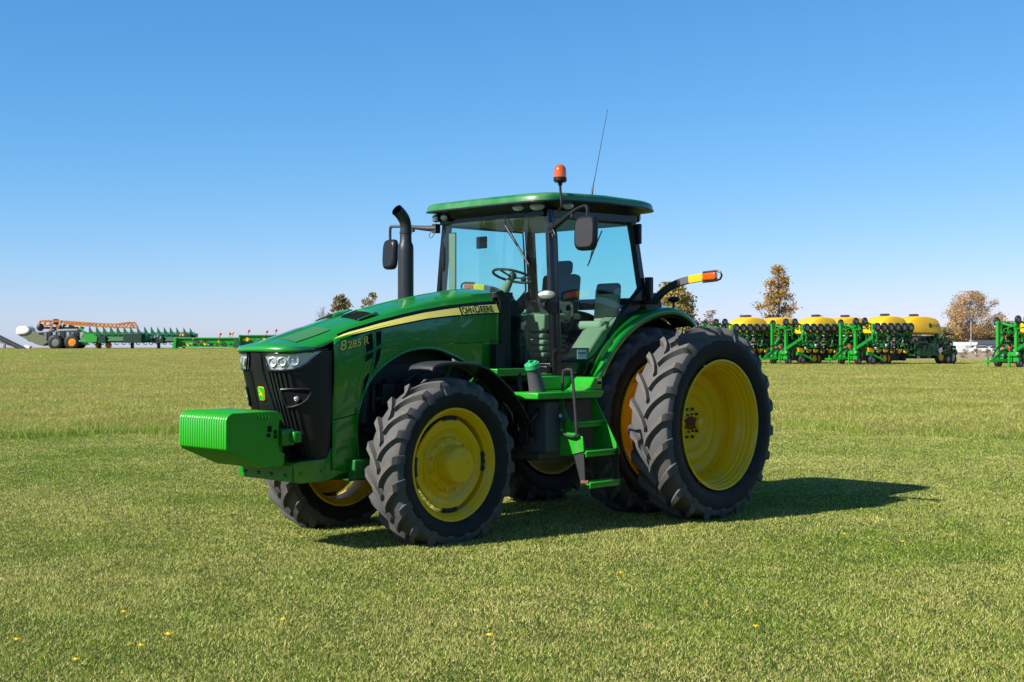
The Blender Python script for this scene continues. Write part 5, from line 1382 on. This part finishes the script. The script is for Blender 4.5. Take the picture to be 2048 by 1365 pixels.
b = MB(); zc = ZB(688) - zb_; b.box((0, 0, zc), (XB(1924) - XB(1884), 4, .75)); CP = b.build('canopy', MG2['w'], None, smooth=False)
cpt = empty('carport', (XB(1904), YB - 8, zb_)); CP.parent = cpt; tag(cpt, 'white flat topped carport left of the low house', 'carport')
for dx in (-2.2, .0, 2.2):
    b = MB(); b.box((dx, -1.5, zc / 2), (.14, .14, zc)); b.build('post', MG2['w'], cpt, smooth=False)
def car(px_, Y, m_, label, s=1.0):
    C_ = empty('parked_car', (lx(px_, Y), Y, float(height(lx(px_, Y), Y)))); b = MB()
    b.prism([(-2.2, .35), (-2.2, .85), (-1.9, .95), (-1.4, 1.0), (-.8, 1.45), (.9, 1.48), (1.6, 1.02), (2.2, .92), (2.25, .35)], -.9, .9, 'xz'); b.build('body', m_, C_, bevel=.06)
    b = MB(); b.prism([(-1.25, 1.02), (-.75, 1.40), (.85, 1.42), (1.4, 1.02)], -.93, .93, 'xz'); b.build('window', MG2['k'], C_)
    for x in (-1.4, 1.4):
        for y in (-.85, .85):
            T_ = MB(); T_.lathe([(.02, -.1), (.33, -.1), (.33, .1), (.02, .1)], (x, y, .33), 'y', 14); T_.build('wheel', MG2['k'], C_)
    tag(C_, label, 'car')
car(1961, 278, MG2['w'], 'white car parked in front of the low house'); car(1988, 282, MG2['s'], 'silver car parked right of the white car')
b = MB(); b.tube([(lx(1942, 285), 285, 0), (lx(1942, 285), 285, zat(642, 285))], .09, 8); o = b.build('flag_pole', MG2['s']); tag(o, 'thin pale pole rising in front of the rust coloured tree', 'pole')
# wire fence in front of the buildings
F_ = empty('fence', (lx(1890, 230), 230, float(height(lx(1890, 230), 230)))); tag(F_, 'low pale rail fence across the bare field', 'fence')
for i in range(9):
    b = MB(); b.box((i * 1.8, 0, .55), (.08, .08, 1.1)); b.build('post', MG2['w'], F_, smooth=False)
for z in (.5, 1.05):
    b = MB(); b.box((7.2, 0, z), (14.6, .05, .07)); b.build('rail', MG2['w'], F_, smooth=False)

# ---- trees
def leafmat(name):
    m = bpy.data.materials.new(name); m.use_nodes = True; nt = m.node_tree; b = nt.nodes['Principled BSDF']
    at = nt.nodes.new('ShaderNodeAttribute'); at.attribute_name = 'tone'; nt.links.new(at.outputs[0], b.inputs['Base Color']); b.inputs['Roughness'].default_value = .7
    tl = nt.nodes.new('ShaderNodeBsdfTranslucent'); nt.links.new(at.outputs[0], tl.inputs[0]); mx = nt.nodes.new('ShaderNodeMixShader'); mx.inputs[0].default_value = .35
    nt.links.new(b.outputs[0], mx.inputs[1]); nt.links.new(tl.outputs[0], mx.inputs[2]); nt.links.new(mx.outputs[0], nt.nodes['Material Output'].inputs[0]); return m
ML = leafmat('autumn_leaves')
bark = mat('bark', (.13, .10, .075), .9, var=.3, vscale=4)
PROF = {
 'dome': [(.10, .55), (.22, .85), (.40, 1.0), (.60, .98), (.78, .85), (.92, .55), (1.0, .15)],
 'cone': [(.22, .62), (.30, 1.0), (.42, .95), (.55, .82), (.68, .55), (.80, .44), (.92, .38), (1.0, .12)],
 'umbrella': [(.25, .35), (.38, .80), (.50, 1.0), (.66, 1.0), (.80, .88), (.93, .62), (1.0, .25)],
 'bush': [(.0, .8), (.2, 1.0), (.5, .95), (.8, .65), (1.0, .2)]}
def tree(px_, Y, top, wpx, label, cols, nleaf, leaf=.16, seed=1, name='autumn_tree', cat='tree', group=None, prof='dome', nc=60, clump=.075, hollow=.35):
    rn = random.Random(seed); ng = np.random.default_rng(seed)
    X = lx(px_, Y); zg = float(height(X, Y)); Ht = zat(top, Y) - zg; W = wpx * 1.15 * Y / 2585.8
    T = empty(name, (X, Y, zg)); tag(T, label, cat, group)
    pf = PROF[prof]; br = MB()
    lean = Vector((rn.uniform(-.04, .04) * W, 0, 0)); lobes = [rn.uniform(.72, 1.12) for _ in range(9)]
    def trunk(t): return Vector((lean.x * t + .02 * W * math.sin(5 * t + seed), .02 * W * math.sin(4 * t + 1 + seed), Ht * t))
    hT = .96 if prof in ('cone',) else .55
    P_ = [trunk(t * hT / 8) for t in range(9)]; r0 = Ht * .020 + .03
    if prof != 'bush': br.tube(P_, [r0 * (1.15 - .85 * i / 8) for i in range(9)], 7)
    cs = []
    lo = pf[0][0]
    for i in range(nc):
        z = lo + (1 - lo) * rn.random() ** .85; r = float(np.interp(z, [q_[0] for q_ in pf], [q_[1] for q_ in pf]))
        a = rn.uniform(0, 2 * PI); lb = lobes[int(a / (2 * PI) * 9) % 9] * (1 + .15 * math.sin(z * 9 + a * 2 + seed))
        rad = W / 2 * r * lb * (hollow + (1 - hollow) * rn.random()) * .92
        c = Vector((math.cos(a) * rad + lean.x * z, math.sin(a) * rad, Ht * z * .965)); cs.append(c)
        t0 = max(.08, min(hT, z * rn.uniform(.35, .75))); p0 = trunk(t0); mid = p0.lerp(c, .5) + Vector((rn.uniform(-1, 1), rn.uniform(-1, 1), -.6)) * .05 * W
        rb = r0 * .30 * (1.2 - z); pts = smoothcurve([p0, mid, c], 3); n = len(pts)
        br.tube(pts, [max(.012, rb * (1.1 - k / n)) for k in range(n)], 4, cap=False)
        for k in range(5 if nleaf else 9):
            e = c + Vector((rn.gauss(0, 1), rn.gauss(0, 1), rn.gauss(.4, .8))) * W * clump * 1.1; st = pts[rn.randint(n // 2, n - 1)]
            br.tube([st, st.lerp(e, .5) + Vector((0, 0, .02 * W)), e], [max(.010, rb * .35), .012, .006], 3, cap=False)
    br.build('branches', bark, T)
    if nleaf:
        C_ = np.array([list(c) for c in cs]); szs = ng.uniform(.55, 1.35, len(C_)); wgt = szs ** 2 / (szs ** 2).sum()
        idx = ng.choice(len(C_), nleaf, p=wgt); g3 = ng.normal(0, 1, (nleaf, 3)); g3[:, 2] *= .75
        c = C_[idx] + g3 * (W * clump * szs[idx])[:, None]; c[:, 2] = np.clip(c[:, 2], .2, Ht)
        s_ = leaf * (.6 + .8 * ng.random(nleaf))
        u = ng.normal(0, 1, (nleaf, 3)); u /= np.linalg.norm(u, axis=1)[:, None]; v = np.cross(u, ng.normal(0, 1, (nleaf, 3))); v /= np.linalg.norm(v, axis=1)[:, None]
        V = np.stack([c - u * s_[:, None] * .5, c + v * s_[:, None] * .4, c + u * s_[:, None] * .5, c - v * s_[:, None] * .4], 1)
        cc = np.array(cols); tone = cc[(ng.random(len(C_)) * len(cc)).astype(int)][idx]; mixc = cc[ng.integers(0, len(cc), nleaf)]
        tone = (tone * .6 + mixc * .4) * (.7 + .6 * ng.random((nleaf, 1)))
        me = bpy.data.meshes.new('foliage'); me.vertices.add(4 * nleaf); me.vertices.foreach_set('co', V.reshape(-1)); me.loops.add(4 * nleaf); me.loops.foreach_set('vertex_index', np.arange(4 * nleaf, dtype=np.int32)); me.polygons.add(nleaf); me.polygons.foreach_set('loop_start', np.arange(0, 4 * nleaf, 4, dtype=np.int32))
        at = me.attributes.new('tone', 'FLOAT_COLOR', 'FACE'); at.data.foreach_set('color', np.concatenate([np.clip(tone, 0, 1), np.ones((nleaf, 1))], 1).reshape(-1)); me.materials.append(ML); me.update()
        f = bpy.data.objects.new('crown', me); COL.objects.link(f); f.parent = T
    return T
ORG = [(.48, .28, .07), (.58, .34, .09), (.38, .26, .08), (.26, .22, .08), (.62, .40, .12)]
RUST = [(.55, .31, .13), (.64, .40, .18), (.46, .29, .14), (.34, .26, .13), (.50, .40, .20)]
YG = [(.42, .34, .10), (.30, .29, .09), (.52, .37, .10), (.20, .23, .08), (.36, .25, .10)]
OLV = [(.28, .29, .13), (.36, .33, .16), (.46, .35, .17), (.22, .22, .11)]
BRN = [(.32, .20, .09), (.40, .24, .10), (.24, .18, .09), (.19, .18, .10)]
tree(1558, 190, 527, 108, 'tall sparse orange brown tree rising above the yellow tanks', ORG, 3600, .30, seed=4, prof='cone', nc=75, clump=.034, hollow=.5)
tree(1940, 345, 583, 112, 'broad rust coloured tree behind the low house', RUST, 9500, .36, seed=9, prof='umbrella', nc=120, clump=.040)
tree(1345, 180, 566, 106, 'yellow green leafy tree showing beside the amber lamp arm', YG, 15000, .34, seed=12, prof='bush', nc=120, clump=.05)
tree(1290, 195, 552, 44, 'yellow brown tree seen just behind the rear of the cab', YG, 6000, .34, seed=13, prof='dome', nc=40)
tree(684, 215, 589, 58, 'brown leaved tree above the middle of the hood', BRN, 5000, .34, seed=21, prof='dome', nc=60, clump=.055)
tree(741, 205, 584, 58, 'thin tree with scattered yellow leaves left of the exhaust', [(.34, .24, .07), (.24, .20, .07)], 900, .34, seed=23, prof='dome', nc=45, clump=.03)
tree(645, 225, 612, 36, 'bare leafless tree above the front of the hood', BRN, 0, seed=25, name='bare_tree', prof='dome', nc=40, clump=.09)
tree(1422, 230, 622, 44, 'low bare reddish tree just above the big rear tyre', [(.34, .20, .14), (.30, .2, .12)], 900, .3, seed=27, prof='bush', nc=40)
tree(1484, 240, 628, 26, 'small dark olive tree left of the first yellow tank', OLV, 1500, .34, seed=28, prof='bush', nc=20)
tree(1640, 250, 627, 40, 'low rust tree just above the gap between the yellow tanks', RUST, 900, .34, seed=29, prof='bush', nc=20)
for i, (p, t, w, c, lb) in enumerate(((1888, 655, 52, OLV, 'olive brown bush beside the lettered yellow tank'), (1912, 644, 50, RUST, 'rust coloured bush under the left of the broad tree'), (1948, 652, 50, RUST, 'rust brown bush under the middle of the broad tree'), (1978, 650, 44, OLV, 'dark olive bush under the right of the broad tree'), (2012, 643, 62, RUST, 'reddish brown bush behind the far right planter'))):
    tree(p, 352 + i * 4, t, w, lb, c, 6500, .40, seed=40 + i, name='bush', cat='bush', group='bushes below the broad rust tree', prof='bush', nc=60, clump=.07)
for i, (p, t) in enumerate(((1893, 696), (1928, 698), (1953, 690), (1975, 696), (1990, 698))):
    tree(p, 150 + i * 5, t, 20, ['scrubby weed right of the lettered tank planter', 'dry weed standing on the dirt below the carport', 'tall dry weed on the dirt under the pale pole', 'bushy dry weed right of the pole', 'dry weed beside the far right planter'][i], [(.20, .16, .08), (.28, .20, .10)], 300, .10, seed=60 + i, name='tall_weed', cat='weed', group='weeds on the bare dirt', prof='bush', nc=14)
# far wood closing the view on the right
nf = 60000; fx = rng.uniform(90, 330, nf); fy = 620 + rng.uniform(-25, 25, nf); top_ = 6.0 + 2.5 * np.sin(fx * .11) + 1.8 * np.sin(fx * .31 + 1) + 1.2 * np.sin(fx * .9)
fz = height(fx, fy) + rng.random(nf) ** .8 * top_ * (.5 + .5 * rng.random(nf)); sz_ = rng.uniform(.5, 1.1, nf)
u = rng.normal(0, 1, (nf, 3)); u /= np.linalg.norm(u, axis=1)[:, None]; v = np.cross(u, rng.normal(0, 1, (nf, 3))); v /= np.linalg.norm(v, axis=1)[:, None]; c = np.stack([fx, fy, fz], 1)
V = np.stack([c - u * sz_[:, None] * .6, c + v * sz_[:, None] * .5, c + u * sz_[:, None] * .6, c - v * sz_[:, None] * .5], 1)
me = bpy.data.meshes.new('far_wood'); me.vertices.add(4 * nf); me.vertices.foreach_set('co', V.reshape(-1)); me.loops.add(4 * nf); me.loops.foreach_set('vertex_index', np.arange(4 * nf, dtype=np.int32)); me.polygons.add(nf); me.polygons.foreach_set('loop_start', np.arange(0, 4 * nf, 4, dtype=np.int32))
cc = np.array([(.34, .29, .20), (.40, .32, .22), (.26, .25, .17), (.32, .24, .17)])[((np.sin(fx * .2) + np.sin(fx * .057) + rng.random(nf)) * 1.3).astype(int) % 4]
at = me.attributes.new('tone', 'FLOAT_COLOR', 'FACE'); at.data.foreach_set('color', np.concatenate([cc, np.ones((nf, 1))], 1).reshape(-1)); me.materials.append(ML); me.update()
fw = bpy.data.objects.new('far_wood', me); COL.objects.link(fw); tag(fw, 'low far-off strip of autumn wood along the horizon', 'wood', kind='stuff')
# trees all along the field behind the camera: they show in the paint and the glass
nf = 26000; an = rng.uniform(PI * .93, PI * 2.12, nf); rr = 78 + rng.uniform(-6, 6, nf); fx = rr * np.cos(an); fy = rr * np.sin(an)
ht = 11 + 3 * np.sin(an * 17) + 2 * np.sin(an * 41 + 1) + 1.5 * np.sin(an * 90); c = np.stack([fx, fy, rng.random(nf) * ht], 1); sz_ = rng.uniform(.8, 1.8, nf)
u = rng.normal(0, 1, (nf, 3)); u /= np.linalg.norm(u, axis=1)[:, None]; v = np.cross(u, rng.normal(0, 1, (nf, 3))); v /= np.linalg.norm(v, axis=1)[:, None]
V = np.stack([c - u * sz_[:, None] * .6, c + v * sz_[:, None] * .5, c + u * sz_[:, None] * .6, c - v * sz_[:, None] * .5], 1)
me = bpy.data.meshes.new('woodland'); me.vertices.add(4 * nf); me.vertices.foreach_set('co', V.reshape(-1)); me.loops.add(4 * nf); me.loops.foreach_set('vertex_index', np.arange(4 * nf, dtype=np.int32)); me.polygons.add(nf); me.polygons.foreach_set('loop_start', np.arange(0, 4 * nf, 4, dtype=np.int32))
cc = np.array([(.06, .07, .02), (.10, .08, .03), (.04, .06, .02), (.12, .09, .03)])[rng.integers(0, 4, nf)]
at = me.attributes.new('tone', 'FLOAT_COLOR', 'FACE'); at.data.foreach_set('color', np.concatenate([cc, np.ones((nf, 1))], 1).reshape(-1)); me.materials.append(ML); me.update()
fw = bpy.data.objects.new('woodland', me); COL.objects.link(fw); tag(fw, 'dark band of trees mirrored in the glass and paint', 'wood', kind='stuff')
# ---- dandelions on the lawn
fl = mat('dandelion_yellow', (.85, .55, .01), .6); gs = mat('stem_green', (.10, .20, .04), .6)
dl = [(248, 1238, 'in the lower left, left of the pair'), (338, 1284, 'right of the lower left one, large'), (282, 1307, 'below the large one at lower left'), (34, 1295, 'near the bottom left corner'), (152, 1336, 'at the very bottom left'), (980, 1286, 'at the bottom centre of the lawn'), (1243, 1158, 'below the rear wheel shadow'), (1690, 1079, 'left of the pair on the right lawn'), (1806, 1094, 'on the right lawn, rightmost of its pair'), (1971, 990, 'near the right edge above the others'), (566, 1254, 'small, in the left half of the lawn'), (1512, 1268, 'small, in the lower right lawn')]
for i, (u, v, wh) in enumerate(dl):
    Y = 1.836 * 2585.8 / (v - 687.7); X = lx(u, Y); r_ = .020 if i not in (1, 5) else .026
    D_ = empty('dandelion', (X, Y, 0)); tag(D_, 'yellow dandelion ' + wh, 'flower', 'dandelions in the lawn')
    b = MB(); b.tube([(0, 0, 0), (.004, 0, .045)], .002, 5); b.build('stem', gs, D_)
    b = MB()
    for k in range(14):
        a = 2 * PI * k / 14; b.add([(0, 0, .045), (r_ * math.cos(a - .2), r_ * math.sin(a - .2), .050 + .006 * (k % 2)), (r_ * 1.08 * math.cos(a), r_ * 1.08 * math.sin(a), .054), (r_ * math.cos(a + .2), r_ * math.sin(a + .2), .050)], [(0, 1, 2, 3)])
    b.ball((0, 0, .046), r_ * .6, 10, 5, sc=(1, 1, .7), z0=0.0); b.build('flower_head', fl, D_)
